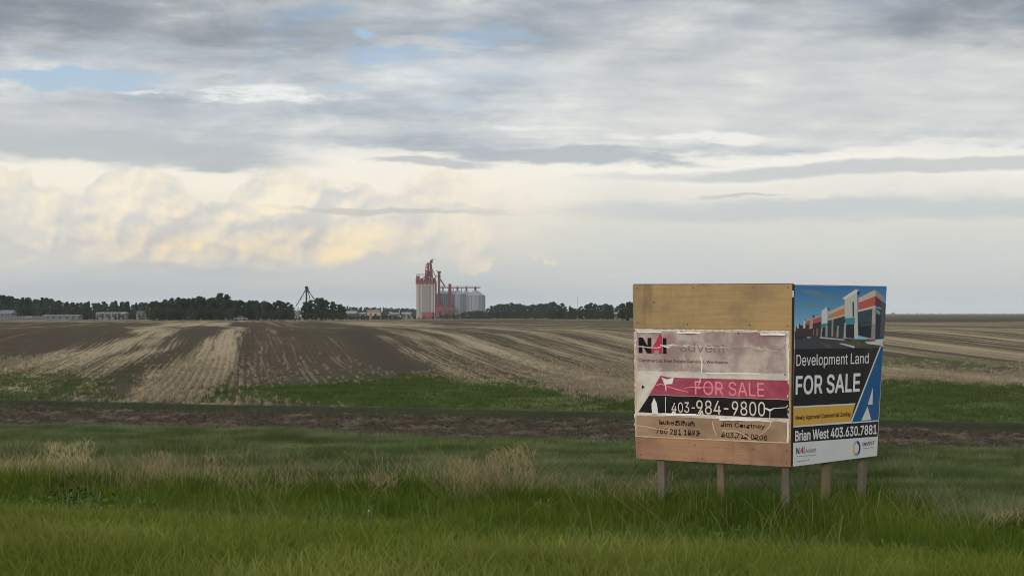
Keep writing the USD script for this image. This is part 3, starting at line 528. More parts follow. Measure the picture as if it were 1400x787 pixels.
# posts, each running up behind the boards
def post(panel, top, bot, w, mat, back=-.077, lab=None):
    a, b = panel.p(*top, back - .05), panel.p(*bot, back - .05)
    g0 = ground0(b) - .25; b = b + (b - a) * ((b[2] - g0) / max(a[2] - b[2], .01))
    post_feet.append(b)
    m = trimesh.creation.box([w, w * .95, 1.0]); v = m.vertices.copy()
    ang = math.atan2(panel.n[1], panel.n[0]) + math.pi / 2; c, s_ = math.cos(ang), math.sin(ang)
    t = v[:, 2:3] + .5; xy = np.column_stack([v[:, 0] * c - v[:, 1] * s_, v[:, 0] * s_ + v[:, 1] * c, v[:, 0] * 0])
    m.vertices = (1 - t) * b + t * a + xy
    part(sign, "post", m, mat, label=lab)
post(LP, (898, 392), (901, 660), .10, post_d, lab="weathered post under the left end of the torn poster")
post(LP, (979, 392), (982.5, 688), .09, post_w)
post(LP, (1074, 392), (1070.5, 698), .10, post_d, lab="grey corner post between the two boards")
post(RP, (1144, 395), (1139, 690), .09, post_w)
post(RP, (1197, 395), (1188, 686), .09, post_d)
part(sign, "corner_trim", cat_([LP.poly([(1083.3, 389), (1085.3, 389), (1082.9, 638.5), (1081.2, 638.5)], -.05, -.004)]), edge_m)
part(sign, "corner_trim", LP.poly([(1083.4, 397), (1085.0, 397), (1084.9, 406), (1083.4, 406)], -.003, .002), torn)

# ragged white edge and flakes round the torn poster, screw heads and stains on the boards
for i in range(80):
    side_ = rr.random()
    if side_ < .45: x_ = rr.uniform(869, 1077); y_ = 450 + (x_ - 867) * .0122 + rr.uniform(-.4, .9)
    elif side_ < .62: x_ = rr.uniform(868, 870); y_ = rr.uniform(453, 594)
    elif side_ < .8: x_ = rr.uniform(1076.5, 1079); y_ = rr.uniform(455, 603)
    else: x_ = rr.uniform(900, 1075); y_ = 565 + (x_ - 872) * .046 + rr.uniform(-1, 1)
    a_, b_ = rr.uniform(.8, 4.2), rr.uniform(.4, 1.3)
    if .45 <= side_ < .8: a_, b_ = b_, a_
    part(poster, "torn_flap", LP.poly(ragged([(x_ - a_, y_ + rr.uniform(-.3, .3)), (x_ + rr.uniform(-.5, .5), y_ - b_), (x_ + a_, y_ + rr.uniform(-.4, .4)), (x_ + rr.uniform(-.6, .6), y_ + b_)], .3, 1.2), l_ := rr.uniform(.009, .024), l_ + .0012), torn if rr.random() < .65 else torn_y)
screw = simple("screw_heads", lin(60, 52, 46), var=.3)
for x_, y_ in ((871, 394), (948, 393.5), (1030, 393), (1077, 393), (872, 441), (940, 443), (1025, 444), (1077, 445), (875, 604), (950, 608), (1030, 613), (1076, 616), (876, 621), (960, 626), (1075, 633)):
    part(sign, "screw_head", LP.poly([(x_ - .7, y_ - .7), (x_ + .7, y_ - .7), (x_ + .7, y_ + .7), (x_ - .7, y_ + .7)], .0002, .003), screw)

for x0_, x1_, y0_, dy_ in ((901, 951, 577, 2.4), (896, 957, 589.5, 3.8), (985, 1047, 582, 3.6), (985, 1051, 596, 5.0)):
    for i in range(6):
        x_ = rr.uniform(x0_, x1_); y_ = y0_ + dy_ * (x_ - x0_) / (x1_ - x0_) + rr.uniform(-2.6, 2.6); a_ = rr.uniform(1.0, 2.9)
        part(poster, "ink_smudge", LP.poly([(x_ - a_, y_), (x_, y_ - a_ * .7), (x_ + a_, y_ + .3), (x_ + .2, y_ + a_ * .8)], .0063, .0068), ink_brown)

def curl(pts, w, lift):
    """A strip of vinyl that lifts off the board along one edge."""
    a_ = [LP.p(x, y, .0065) for x, y in pts]; b_ = [LP.p(x + w[0], y + w[1], lift * (.4 + .6 * math.sin(math.pi * i / (len(pts) - 1)))) for i, (x, y) in enumerate(pts)]
    v = np.array(a_ + b_); n = len(pts); f = [[i, i + 1, n + i] for i in range(n - 1)] + [[i + 1, n + i + 1, n + i] for i in range(n - 1)]
    w_ = trimesh.Trimesh(np.vstack([v, v + LP.n * .0012]), np.vstack([f, np.array(f)[:, ::-1] + 2 * n]), process=False)
    part(poster, "curled_strip", w_, torn)
for y_, x0_, x1_, dw, lf in ((452.6, 872, 905, (0, 1.8), .03), (453.4, 926, 958, (0, 2.2), .04), (455.2, 1040, 1074, (0, 2.6), .045), (564.5, 905, 952, (0, 3.0), .04), (571.5, 984, 1040, (0, 2.8), .04), (475.5, 986, 1040, (0, -1.8), .035), (473.8, 908, 940, (0, -2.2), .03), (509, 965, 1040, (0, 1.6), .02)):
    n_ = 9; curl([(x0_ + (x1_ - x0_) * i / n_, y_ + .012 * (x1_ - x0_) * i / n_ + rr.uniform(-.3, .3)) for i in range(n_ + 1)], dw, lf)

# ------------------------------------------------------------------ grain elevator, bins, sheds, far away across the field
def spot(px, d): x = (px - 700) / FPX * d; return np.array([x, d, float(H(x, d))])
def metal(name, c, rough=.55, var=.12, sc=.25, streak=True):
    return simple(name, c, rough=rough, var=var, scale=sc, spec=.3, stretch=(1, 1, .15) if streak else (1, 1, 1))
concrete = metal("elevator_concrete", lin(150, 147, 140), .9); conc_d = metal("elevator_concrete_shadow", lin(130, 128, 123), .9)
red = metal("elevator_red", lin(124, 68, 68), .7); red_d = metal("elevator_red_dark", lin(96, 58, 60), .7); galv = metal("galvanised_steel", lin(128, 134, 142), .6); galv_d = metal("galvanised_dark", lin(96, 102, 110), .6)
steel_dark = metal("dark_steel", lin(52, 48, 48), .7); glassy = simple("window_dark", lin(38, 42, 46), rough=.3)
D0 = 1500.0; PX = D0 / FPX
O = spot(585, D0); hy = lambda py: (432 - py) * PX + ZC - O[2]      # height above the base of what stands at a pixel row
wx = lambda px: (px - 585) * PX
elev = thing("grain_elevator", "concrete grain elevator with red rooftop machinery beside a row of steel bins", "grain elevator", O)
for i, c in enumerate((571.8, 576.6, 581.4, 586.2, 591.0)):
    for j in (0, 1):
        m = trimesh.creation.cylinder(radius=2.55 * PX, height=hy(386) + .6, sections=28); m.apply_translation([wx(c) + .1 * j, j * 4.6 * PX, (hy(386) - .6) / 2])
        part(elev, "silo", m, concrete, smooth=40)
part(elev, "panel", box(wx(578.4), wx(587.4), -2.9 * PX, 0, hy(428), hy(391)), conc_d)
part(elev, "roof_deck", box(wx(568.6), wx(595.6), -2.9 * PX, 7.6 * PX, hy(386), hy(383.4)), red_d)
part(elev, "deck_band", box(wx(568.4), wx(595.8), -3.1 * PX, 7.8 * PX, hy(388), hy(386) - .02), red)
def rail(x0, x1, y, z, n, h=1.6):
    ms = [bar([x0, y, z + h], [x1, y, z + h], .13, n=4), bar([x0, y, z + h * .5], [x1, y, z + h * .5], .1, n=4)]
    for i in range(n + 1): xx = x0 + (x1 - x0) * i / n; ms.append(bar([xx, y, z], [xx, y, z + h], .12, n=4))
    return cat_(ms)
part(elev, "railing", rail(wx(568.6), wx(595.6), -2.9 * PX, hy(383.4), 9, 2.2), red_d); part(elev, "railing", rail(wx(568.6), wx(595.6), 7.4 * PX, hy(383.4), 9, 2.2), red_d)
part(elev, "deck_house", box(wx(569), wx(573.8), -2 * PX, 3 * PX, hy(383.4), hy(377)), red); part(elev, "railing", rail(wx(569), wx(579.5), 0, hy(377.4), 5, 2.4), red_d)
part(elev, "deck_house", box(wx(575), wx(578.5), 0, 4 * PX, hy(383.4), hy(380)), red_d); part(elev, "deck_house", box(wx(591.5), wx(595.4), -1 * PX, 4 * PX, hy(383.4), hy(379.5)), red_d)
def tower(parent, x0, x1, y0, y1, z0, z1, fl, mat, mat2):
    for xx in (x0, x1):
        for yy in (y0, y1): part(parent, "tower_leg", bar([xx, yy, z0], [xx + (0.18 if xx == x0 else -0.18) * (x1 - x0), yy, z1], .35, n=4), mat)
    ms = []
    for i in range(fl + 1):
        z = z0 + (z1 - z0) * i / fl; t = .18 * i / fl * (x1 - x0)
        ms.append(box(x0 + t, x1 - t, y0, y1, z - .15, z + .15))
        if i < fl:
            zz = z0 + (z1 - z0) * (i + 1) / fl
            for yy in (y0, y1): ms += [bar([x0 + t, yy, z], [x1 - t, yy, zz], .17, n=4), bar([x1 - t, yy, z], [x0 + t, yy, zz], .17, n=4)]
    part(parent, "tower_bracing", cat_(ms), mat2)
tower(elev, wx(580.5), wx(591.8), -1 * PX, 4 * PX, hy(383.4), hy(361), 5, red, red_d)
part(elev, "leg_casing", box(wx(584), wx(586.4), .2 * PX, 2.2 * PX, hy(383.4), hy(360.5)), red); part(elev, "leg_casing", box(wx(587.4), wx(589.6), .5 * PX, 2.5 * PX, hy(383.4), hy(358)), red_d)
part(elev, "leg_head", box(wx(583.4), wx(588), 0, 2.6 * PX, hy(361.5), hy(359)), red); part(elev, "leg_head", box(wx(588), wx(591.4), .3 * PX, 2.8 * PX, hy(359.5), hy(355.4)), steel_dark)
part(elev, "leg_head", bar([wx(589.6), 1.5 * PX, hy(355.4)], [wx(592.6), 1.5 * PX, hy(354.2)], .4, n=5), steel_dark)
part(elev, "distributor", box(wx(582.6), wx(590.6), -.4 * PX, 3.4 * PX, hy(378), hy(370)), red_d); part(elev, "distributor", box(wx(581.4), wx(584.2), -.6 * PX, 2 * PX, hy(383.4), hy(374)), red)
for a, b in (((586, 372), (576, 383)), ((588, 371), (593, 383)), ((584, 372), (580, 383)), ((590, 366), (596, 379))): part(elev, "spout", bar([wx(a[0]), .5 * PX, hy(a[1])], [wx(b[0]), -.5 * PX, hy(b[1])], .4, n=5), red)
part(elev, "stair_tower", box(wx(594.6), wx(597), -1.5 * PX, 2 * PX, 0, hy(384)), red_d)
part(elev, "leg_casing", box(wx(598.6), wx(601.8), 0, 2.4 * PX, 0, hy(372.5)), red_d); part(elev, "leg_head", box(wx(597.8), wx(602.8), -.3 * PX, 2.8 * PX, hy(373), hy(370.6)), red_d); part(elev, "leg_head", bar([wx(596.4), PX, hy(369.4)], [wx(598.4), PX, hy(371.2)], .35, n=5), steel_dark)
part(elev, "platform", box(wx(596), wx(602.6), -.6 * PX, 3 * PX, hy(379.2), hy(378.6)), red_d); part(elev, "railing", rail(wx(596), wx(602.6), -.5 * PX, hy(378.6), 3), red_d)
part(elev, "spout", bar([wx(601.5), PX, hy(381)], [wx(608.8), PX, hy(392.4)], .8, n=6), red); part(elev, "spout", bar([wx(599), PX, hy(384)], [wx(600.5), PX, hy(394)], .5, n=6), red_d)
part(elev, "loading_shed", box(wx(576.6), wx(594.4), -4.6 * PX, -2.95 * PX, 0, hy(426.6)), red); part(elev, "shed_door", box(wx(591.2), wx(594), -4.75 * PX, -4.62 * PX, 0, hy(427)), steel_dark)
part(elev, "drive_shed", box(wx(596), wx(607), -6 * PX, -2 * PX, 0, hy(419)), red); part(elev, "drive_shed_roof", bar([wx(595.6), -4 * PX, hy(418.4)], [wx(607.4), -4 * PX, hy(418.4)], 1.6, n=4), red_d)
part(elev, "shed_door", box(wx(600), wx(604), -6.15 * PX, -6.02 * PX, 0, hy(425)), steel_dark); part(elev, "foundation", box(wx(568.2), wx(596), -4 * PX, 8 * PX, -.6, .9), concrete)
def steel_bin(label, cx, w, eave, peak, d):
    o = spot(cx, d); s = d / FPX; r = w / 2 * s; e = (432 - eave) * s + ZC - o[2]; p = (432 - peak) * s + ZC - o[2]
    t = thing("steel_grain_bin", label, "grain bin", o, group="steel bins beside the grain elevator")
    rings = []
    for i in range(12): z0, z1 = e * i / 12, e * (i + 1) / 12; rings += [(r, z0), (r + .12, (z0 + z1) / 2), (r, z1)]
    m = trimesh.creation.revolve(np.array([(0.001, 0.0)] + rings), sections=40); part(t, "wall", m, galv, smooth=30)
    for i in range(16):
        a = i * math.pi / 8; part(t, "stiffener", box(-.14, .14, r + .02, r + .3, 0, e).apply_transform(trimesh.transformations.rotation_matrix(a, [0, 0, 1])), galv_d)
    part(t, "roof", trimesh.creation.revolve(np.array([(r + .35, e - .1), (r * .14, p), (0.001, p)]), sections=40), galv, smooth=20)
    part(t, "roof_cap", trimesh.creation.cylinder(radius=r * .12, height=2.2, sections=10).apply_translation([0, 0, p + 1.0]), red_d)
    part(t, "ladder", cat_([box(-.35 + r * .5, -.25 + r * .5, -r * .87 - .3, -r * .87 - .2, 0, e), box(.25 + r * .5, .35 + r * .5, -r * .87 - .3, -r * .87 - .2, 0, e)] + [box(-.3 + r * .5, .3 + r * .5, -r * .87 - .28, -r * .87 - .22, z, z + .1) for z in np.arange(.8, e, 1.2)]), galv_d)
    part(t, "door", box(-.6 - r * .3, .6 - r * .3, -r * .95 - .25, -r * .95 + .3, .2, 2.3), steel_dark)
for a in (("steel grain bin nearest the concrete elevator, half hidden behind red machinery", 605.5, 16, 401, 396.8, 1560), ("narrow steel grain bin behind the red lattice leg", 614.8, 20, 401.5, 396.5, 1545), ("steel grain bin just right of the red lattice leg", 625.5, 23, 402, 396.5, 1500),
          ("shaded steel grain bin half hidden behind the large right-hand bin", 637.6, 21, 403, 397.2, 1535), ("largest steel grain bin at the right end of the row", 649.9, 26.4, 404, 396.4, 1478)): steel_bin(*a)
s2 = 1490 / FPX; o = spot(615, 1482); z2 = lambda py: (432 - py) * s2 + ZC - o[2]
leg = thing("bucket_elevator", "red lattice bucket elevator leg standing in front of the steel bins", "grain leg", o)
tower(leg, -2.4 * s2, 2.4 * s2, -1.5, 1.5, 0, z2(391), 7, red, red_d); part(leg, "leg_casing", box(-.9 * s2, 1.1 * s2, -.7, .7, 0, z2(389)), red); part(leg, "leg_head", box(-1.8 * s2, 1.8 * s2, -1.2, 1.2, z2(391), z2(388)), red_d)
part(leg, "hopper", box(-6 * s2, 7 * s2, -3, 3, z2(424), z2(421)), red); part(leg, "hopper_leg", bar([-5.6 * s2, -2, 0], [-5.6 * s2, -2, z2(424)], .35, n=4), red_d); part(leg, "hopper_leg", bar([6.6 * s2, -2, 0], [6.6 * s2, -2, z2(424)], .35, n=4), red_d)
part(leg, "spout", bar([-1 * s2, 0, z2(412)], [-5 * s2, 0, z2(422)], .5, n=5), red); part(leg, "spout", bar([1 * s2, 0, z2(410)], [5 * s2, 0, z2(422)], .5, n=5), red_d)
s3 = 1508 / FPX; o = spot(630, 1508); z3 = lambda py: (432 - py) * s3 + ZC - o[2]
cw = thing("roof_conveyor", "long thin catwalk conveyor running above the tops of the steel bins", "conveyor", o)
part(cw, "conveyor_trough", box(-29 * s3, 26.6 * s3, -.7, .7, z3(393.9), z3(393.0)), red_d); part(cw, "handrail", rail(-29 * s3, 26.6 * s3, -.8, z3(393), 16, 1.2), steel_dark)
for px in (605.5, 614.8, 625.5, 637.6, 649.9): part(cw, "support", bar([(px - 630) * s3, 0, z3(396.6)], [(px - 630) * s3, 0, z3(391.2)], .65, n=5), red_d if px < 630 else steel_dark)
# second, slim leg among the trees
s4 = 640 / FPX; o = spot(419, 640); z4 = lambda py: (432 - py) * s4 + ZC - o[2]; x4 = lambda px: (px - 419) * s4
slim = thing("bucket_elevator", "slim grain leg with sloping spouts rising above the dark trees", "grain leg", o)
part(slim, "leg_casing", box(-.28, .28, -.3, .3, 0, z4(393.5)), steel_dark); part(slim, "leg_head", cat_([box(-.6, .6, -.4, .4, z4(394), z4(391.4)), box(.2, .9, -.3, .3, z4(395.4), z4(393.4))]), steel_dark)
for a, b in (((420, 394), (428.4, 408)), ((420, 394.5), (424, 409)), ((418.6, 394), (411, 410)), ((418.6, 395), (405, 419)), ((420, 395), (434, 414))): part(slim, "spout", bar([x4(a[0]), 0, z4(a[1])], [x4(b[0]), rr.uniform(-2, 2), z4(b[1])], .17, n=5), steel_dark)
part(slim, "platform", box(-1, 1, -.9, .9, z4(399.5), z4(399)), steel_dark); part(slim, "ladder", cat_([box(-.5, -.44, -.45, -.4, 0, z4(394)), box(-.2, -.14, -.45, -.4, 0, z4(394))]), steel_dark)
# sheds and houses
whitew = metal("white_siding", lin(112, 116, 115), .7); greyw = metal("grey_siding", lin(96, 102, 104), .7); tanw = metal("tan_siding", lin(160, 146, 128), .7); roofg = metal("grey_roof", lin(104, 109, 111), .6); roofr = metal("orange_roof", lin(128, 92, 82), .6); roofw = metal("pale_roof", lin(132, 138, 142), .6); roofd = metal("dark_roof", lin(70, 72, 76), .7)
def house(name, label, cat, px0, px1, ptop, peave, d, wall, roof, nwin=3, deep=9.0, group=None):
    o = spot((px0 + px1) / 2, d); s = d / FPX; w = (px1 - px0) / 2 * s; e = max((432 - peave) * s + ZC - o[2], 1.6); r = max((432 - ptop) * s + ZC - o[2], e + .6)
    t = thing(name, label, cat, o, group=group)
    part(t, "wall", box(-w, w, -deep / 2, deep / 2, -.4, e), wall)
    v = np.array([[-w - .4, -deep / 2 - .5, e - .05], [w + .4, -deep / 2 - .5, e - .05], [w + .4, 0, r], [-w - .4, 0, r], [-w - .4, deep / 2 + .5, e - .05], [w + .4, deep / 2 + .5, e - .05]])
    f = np.array([[0, 1, 2], [0, 2, 3], [3, 2, 5], [3, 5, 4], [0, 3, 4], [1, 5, 2], [0, 4, 5], [0, 5, 1]]); part(t, "roof", (v, f), roof)
    for i in range(nwin):
        xx = -w + 2 * w * (i + .7) / (nwin + .4); part(t, "window", box(xx - .7, xx + .7, -deep / 2 - .06, -deep / 2 - .003, e * .4, e * .8), glassy)
    part(t, "door", box(w * .72 - .6, w * .72 + .6, -deep / 2 - .07, -deep / 2 - .004, -.2, min(2.1, e * .9)), roofd)
    return t
house("farm_shed", "long low grey shed in front of the trees at the left edge", "shed", 62, 110, 430.0, 431.6, 830, greyw, roofg, 5)
house("farm_house", "grey hip-roofed building at the far left edge, partly in the trees", "house", 2, 19, 423.8, 428.5, 840, greyw, roofg, 2)
house("cottage", "wide white cottage low in front of the left trees", "house", 134, 164, 426.4, 428.2, 860, whitew, roofg, 3); house("cottage", "small white cottage right beside the wide one", "house", 165, 173, 426.4, 428.4, 862, whitew, roofw, 2); house("cottage", "narrow white building at the left end of the tall shelterbelt", "house", 189, 197, 424.6, 428.5, 864, whitew, roofd, 1)
house("long_shed", "long white shed left of the concrete elevator", "shed", 470, 488, 425, 427.8, 1250, whitew, roofw, 3, 14); house("small_shed", "small white shed between the long shed and the orange roof", "shed", 492, 500, 426.8, 428.2, 1270, whitew, roofw, 1)
house("orange_barn", "tan barn with an orange roof left of the elevator", "barn", 503, 520, 423.2, 426.4, 1300, tanw, roofr, 2, 14); house("pale_shed", "low pale shed between the orange-roofed barn and the elevator", "shed", 533, 546, 427.2, 428.8, 1320, greyw, roofw, 2); house("white_shed", "white shed just left of the concrete elevator's foot", "shed", 550, 562, 426.6, 428.8, 1380, whitew, roofw, 2)
house("hut", "tiny white hut at the right end of the dark hedge", "hut", 840, 843.4, 426.6, 428.4, 800, whitew, roofw, 1, 2.2)
# panel fence at the far left
of = spot(30, 800); fe = thing("panel_fence", "grey panel fence in front of the farm at the left edge", "fence", of); sf = 800 / FPX
for i in range(16):
    xx = (0 + i * 4 - 30) * sf; part(fe, "fence_panel", box(xx, xx + 3.9 * sf, -.04, .04, .1, 1.9), greyw); part(fe, "fence_post", box(xx - .08, xx + .08, -.1, -.045, 0, 2.1), roofd)
tr = thing("utility_trailer", "small white trailer parked by the grey fence at the left", "trailer", spot(40, 790)); part(tr, "body", box(-1.7, 1.7, -.9, .9, .5, 2.0), whitew); part(tr, "drawbar", bar([1.7, 0, .55], [2.8, 0, .5], .06), steel_dark)
for xx in (-.5, .5): part(tr, "wheel", trimesh.creation.cylinder(radius=.34, height=.22, sections=14).apply_transform(trimesh.transformations.rotation_matrix(math.pi / 2, [1, 0, 0])).apply_translation([xx, -.95, .34]), steel_dark)
# pickup by the shelterbelt
pk_ = thing("pickup_truck", "white pickup truck parked at the foot of the tall shelterbelt", "truck", spot(329, 600))
body = Polygon([(-2.9, .5), (2.75, .5), (2.8, .95), (1.5, 1.05), (-2.9, 1.05)]); cab = Polygon([(-1.0, 1.05), (1.35, 1.05), (.75, 1.72), (-.75, 1.75)])
def side(p, w): m = trimesh.creation.extrude_polygon(p, w, engine="earcut"); m.apply_transform(trimesh.transformations.rotation_matrix(math.pi / 2, [1, 0, 0])); m.apply_translation([0, w / 2, 0]); return m
flip = trimesh.transformations.reflection_matrix([0, 0, 0], [1, 0, 0])
part(pk_, "body", side(body, 1.85).apply_transform(flip), whitew); part(pk_, "cab", side(cab, 1.7).apply_transform(flip), whitew); part(pk_, "side_window", side(Polygon([(-.8, 1.1), (1.05, 1.1), (.65, 1.62), (-.65, 1.64)]), 1.74).apply_transform(flip), glassy); part(pk_, "bumper", box(-2.95, -2.8, -.9, .9, .45, .65), steel_dark)
for xx in (-1.85, 1.75):
    for yy in (-.86, .86): part(pk_, "wheel", trimesh.creation.cylinder(radius=.38, height=.26, sections=16).apply_transform(trimesh.transformations.rotation_matrix(math.pi / 2, [1, 0, 0])).apply_translation([xx, yy, .38]), steel_dark)
ms = thing("radio_mast", "thin distant mast above the trees right of the bins", "mast", spot(790, 1500)); part(ms, "pole", bar([0, 0, 0], [0, 0, (432 - 403.5) * .75 + 1], .28, .12, n=5), galv_d); part(ms, "crossarm", bar([-.9, 0, 17], [.9, 0, 17], .1, n=4), galv_d)
g1 = land(1338, 541); stk = thing("marker_stick", "short bent stick standing alone in the green crop right of the sign", "stick", (g1[0], g1[1], float(H(*g1)))); part(stk, "stick", cat_([bar([0, 0, -.1], [.02, 0, .32], .018, n=5), bar([.02, 0, .32], [-.06, 0, .48], .014, n=5)]), simple("dead_stick", lin(74, 66, 56)))

# ------------------------------------------------------------------ trees
def leaf_look(name, a, b, tr=.25):
    g = G(); rnd = g.node("geometry", "random_per_island"); ob = g.node("object_info", "random")
    col = g.mix(rnd, lin(*a), lin(*b)); col = g.node("hsv", "color", hue=g.mad(ob, .04, .48), saturation=g.mad(ob, .25, .85), value=g.mad(ob, .5, .75), color=col)
    d = g.node("diffuse_bsdf", "BSDF", color=col); t = g.node("translucent_bsdf", "BSDF", color=col)
    return usdkit.material(stage, "/World/Looks/" + name, g.n, g.l, surface=g.node("mix_closure", "closure", fac=tr, closure1=d, closure2=t))
leafd = leaf_look("tree_leaves", (66, 80, 60), (110, 122, 92)); leafs = leaf_look("spruce_needles", (46, 60, 52), (76, 92, 72), .15); barkm = simple("bark", lin(70, 64, 56), var=.3)
palebark = simple("pale_branches", lin(150, 144, 132), var=.2)
def leaves(c, size, rng, flat=.6):
    n = len(c); a = rng.normal(size=(n, 3)); a /= np.linalg.norm(a, axis=1, keepdims=True); b = rng.normal(size=(n, 3)); b -= (b * a).sum(1, keepdims=True) * a; b /= np.linalg.norm(b, axis=1, keepdims=True)
    w = np.cross(a, b); s = (size * rng.uniform(.6, 1.3, n))[:, None]
    v = np.stack([c - b * s, c + w * s * flat, c + b * s, c - w * s * flat], 1).reshape(-1, 3); i = np.arange(n)[:, None] * 4
    return trimesh.Trimesh(v, np.vstack([i + [0, 1, 2], i + [0, 2, 3]]), process=False)
def make_tree(name, kind, seed):
    """Unit-ish tree, 10 m tall."""
    rng = np.random.default_rng(seed)
    stage.CreateClassPrim("/" + name)
    limbs, pts = [bar([0, 0, -.4], [rng.uniform(-.2, .2), rng.uniform(-.2, .2), 6.5], .24, .07, 7)], []
    if kind == "spruce":
        for z in np.linspace(.8, 9.7, 46):
            r = (10 - z) * .2 + .12
            for a in rng.uniform(0, 6.28, 9):
                q = rng.uniform(.25, 1.0, 3) * r; pts += [(q_ * math.cos(a) + rng.normal() * .12, q_ * math.sin(a) + rng.normal() * .12, z - q_ * .35 + rng.normal() * .1) for q_ in q]
        limbs = [bar([0, 0, -.4], [0, 0, 9.6], .2, .03, 6)]
        cr = leaves(np.array(pts), .42, rng, .6)
    else:
        wide = {"poplar": 1.5, "round": 2.7, "bush": 3.6}[kind]; lo = {"poplar": 1.2, "round": 1.4, "bush": .6}[kind]
        nb = {"poplar": 34, "round": 42, "bush": 34}[kind]
        for _ in range(nb):
            z = rng.uniform(lo, 9.3); prof = math.sin(math.pi * min(max((z - lo + 1.2) / (10.6 - lo), 0), 1)) ** .7 * wide
            a = rng.uniform(0, 6.28); rad_ = prof * rng.uniform(.25, .95); c = np.array([rad_ * math.cos(a), rad_ * math.sin(a), z])
            limbs.append(bar([0, 0, max(z * .6 - .4, .5)], c, .07, .02, 4))
            k_ = rng.integers(30, 64); q = rng.normal(size=(k_, 3)); q /= np.linalg.norm(q, axis=1, keepdims=True); pts.append(c + q * (rng.uniform(.35, .95) * rng.uniform(.4, 1, (k_, 1))) * [1, 1, .85])
        cr = leaves(np.vstack(pts), .34, rng, .75)
    usdkit.mesh(stage, f"/{name}/trunk", cat_(limbs), barkm); usdkit.mesh(stage, f"/{name}/crown", cr, leafs if kind == "spruce" else leafd)
kinds = {}
for kd, n in (("poplar", 3), ("round", 3), ("spruce", 2), ("bush", 3)):
    kinds[kd] = [f"kind_{kd}_{i}" for i in range(n)]
    for i, nm in enumerate(kinds[kd]): make_tree(nm, kd, 40 + i * 7 + len(kd))
names_of = {"poplar": "poplar_tree", "round": "broadleaf_tree", "spruce": "spruce_tree", "bush": "bush"}; cats = {"poplar": "tree", "round": "tree", "spruce": "tree", "bush": "bush"}
trng = np.random.default_rng(77)
def plant(kind, px, py_top, d, label, group=None, wide=1.0):
    o = spot(px, d); h = (432 - py_top) / FPX * d + ZC - o[2]; s = h / 10.0
    x = thing(names_of[kind], label, cats[kind], o - [0, 0, .05], rz=trng.uniform(0, 360), group=group, scale=(s * wide, s * wide, s))
    x.GetPrim().GetReferences().AddInternalReference("/" + kinds[kind][trng.integers(len(kinds[kind]))]); x.GetPrim().SetInstanceable(True)
def row(px0, px1, tops, d0, d1, n, mixk, label, group, jit=2.0, wide=1.0):
    xs = np.linspace(px0, px1, n) + trng.uniform(-.4, .4, n) * (px1 - px0) / n
    for x in xs:
        kd = trng.choice([a for a, _ in mixk], p=[b for _, b in mixk]); top = np.interp(x, [a for a, _ in tops], [b for _, b in tops]) + trng.uniform(-.5, 1.0) * jit
        plant(kd, x, top, trng.uniform(d0, d1), label[kd] if isinstance(label, dict) else label, group, wide)
G1 = lambda where: {"poplar": f"slender dark poplar in {where}", "round": f"round-crowned dark tree in {where}", "spruce": f"dark pointed spruce in {where}", "bush": f"low dark bush at the foot of {where}"}
row(-60, 206, [(-60, 402), (0, 402), (40, 405.5), (80, 408), (100, 412), (130, 411.5), (160, 412), (205, 412.5)], 880, 930, 46, [("round", .55), ("poplar", .25), ("spruce", .2)], G1("the far woods at the left edge"), "trees of the far left woods", 2.8, 1.25)
row(-60, 206, [(-60, 414), (205, 418)], 868, 880, 26, [("bush", 1.0)], G1("the far woods at the left edge"), "bushes of the far left woods", 2.5)
row(207, 400, [(207, 411), (220, 409), (240, 406), (265, 404), (290, 405), (325, 409.5), (345, 409.5), (370, 411), (385, 409.5), (400, 415)], 622, 650, 40, [("poplar", .5), ("round", .5)], G1("the tall shelterbelt left of the slim grain leg"), "trees of the shelterbelt left of the slim leg", 3.6, 1.1)
row(207, 400, [(207, 420), (400, 422)], 612, 624, 34, [("bush", 1.0)], G1("the tall shelterbelt left of the slim grain leg"), "bushes of the shelterbelt left of the slim leg", 3.0)
plant("poplar", 300.5, 398.6, 632, "tallest tree of the shelterbelt, standing above its neighbours", wide=1.35); plant("poplar", 311, 401.4, 636, "second tallest tree, just right of the shelterbelt's tallest", wide=1.3)
row(417, 470, [(417, 410.5), (430, 406.5), (437, 406), (446, 409), (455, 411), (462, 413), (470, 417)], 625, 655, 14, [("round", .7), ("poplar", .3)], G1("the clump right of the slim grain leg"), "trees of the clump right of the slim leg", 1.5, 1.15)
row(411, 470, [(411, 424), (470, 424)], 612, 622, 11, [("bush", 1.0)], G1("the clump right of the slim grain leg"), "bushes of the clump right of the slim leg", 2.5)
row(466, 572, [(466, 418), (500, 419), (540, 420.5), (572, 421)], 1750, 1850, 34, [("round", .6), ("spruce", .2), ("bush", .2)], G1("the distant line left of the elevator"), "distant trees left of the elevator", 1.2, 1.35)
row(474, 548, [(474, 431), (520, 430.5), (548, 432)], 700, 730, 16, [("bush", 1.0)], "low dark hedge bush in front of the sheds left of the elevator", "hedge bushes before the sheds", 1.0, 1.8)
row(566, 668, [(566, 432.4), (598, 431.5), (612, 428), (622, 429), (632, 425), (640, 424), (652, 423), (662, 425), (668, 432.5)], 1000, 1060, 34, [("bush", 1.0)], "dark scrub bush in front of the elevator and its bins", "scrub before the elevator", 1.5, 1.2)
row(667, 756, [(667, 419), (680, 415.5), (700, 413), (725, 415.5), (745, 413.5), (756, 412)], 1180, 1260, 24, [("round", .85), ("poplar", .15)], G1("the wood between the bins and the dark hedge"), "trees between the bins and the dark hedge", 2.0, 1.4)
row(667, 756, [(667, 424), (756, 422)], 1150, 1170, 14, [("bush", 1.0)], G1("the wood between the bins and the dark hedge"), "bushes between the bins and the dark hedge", 2.0, 1.6)
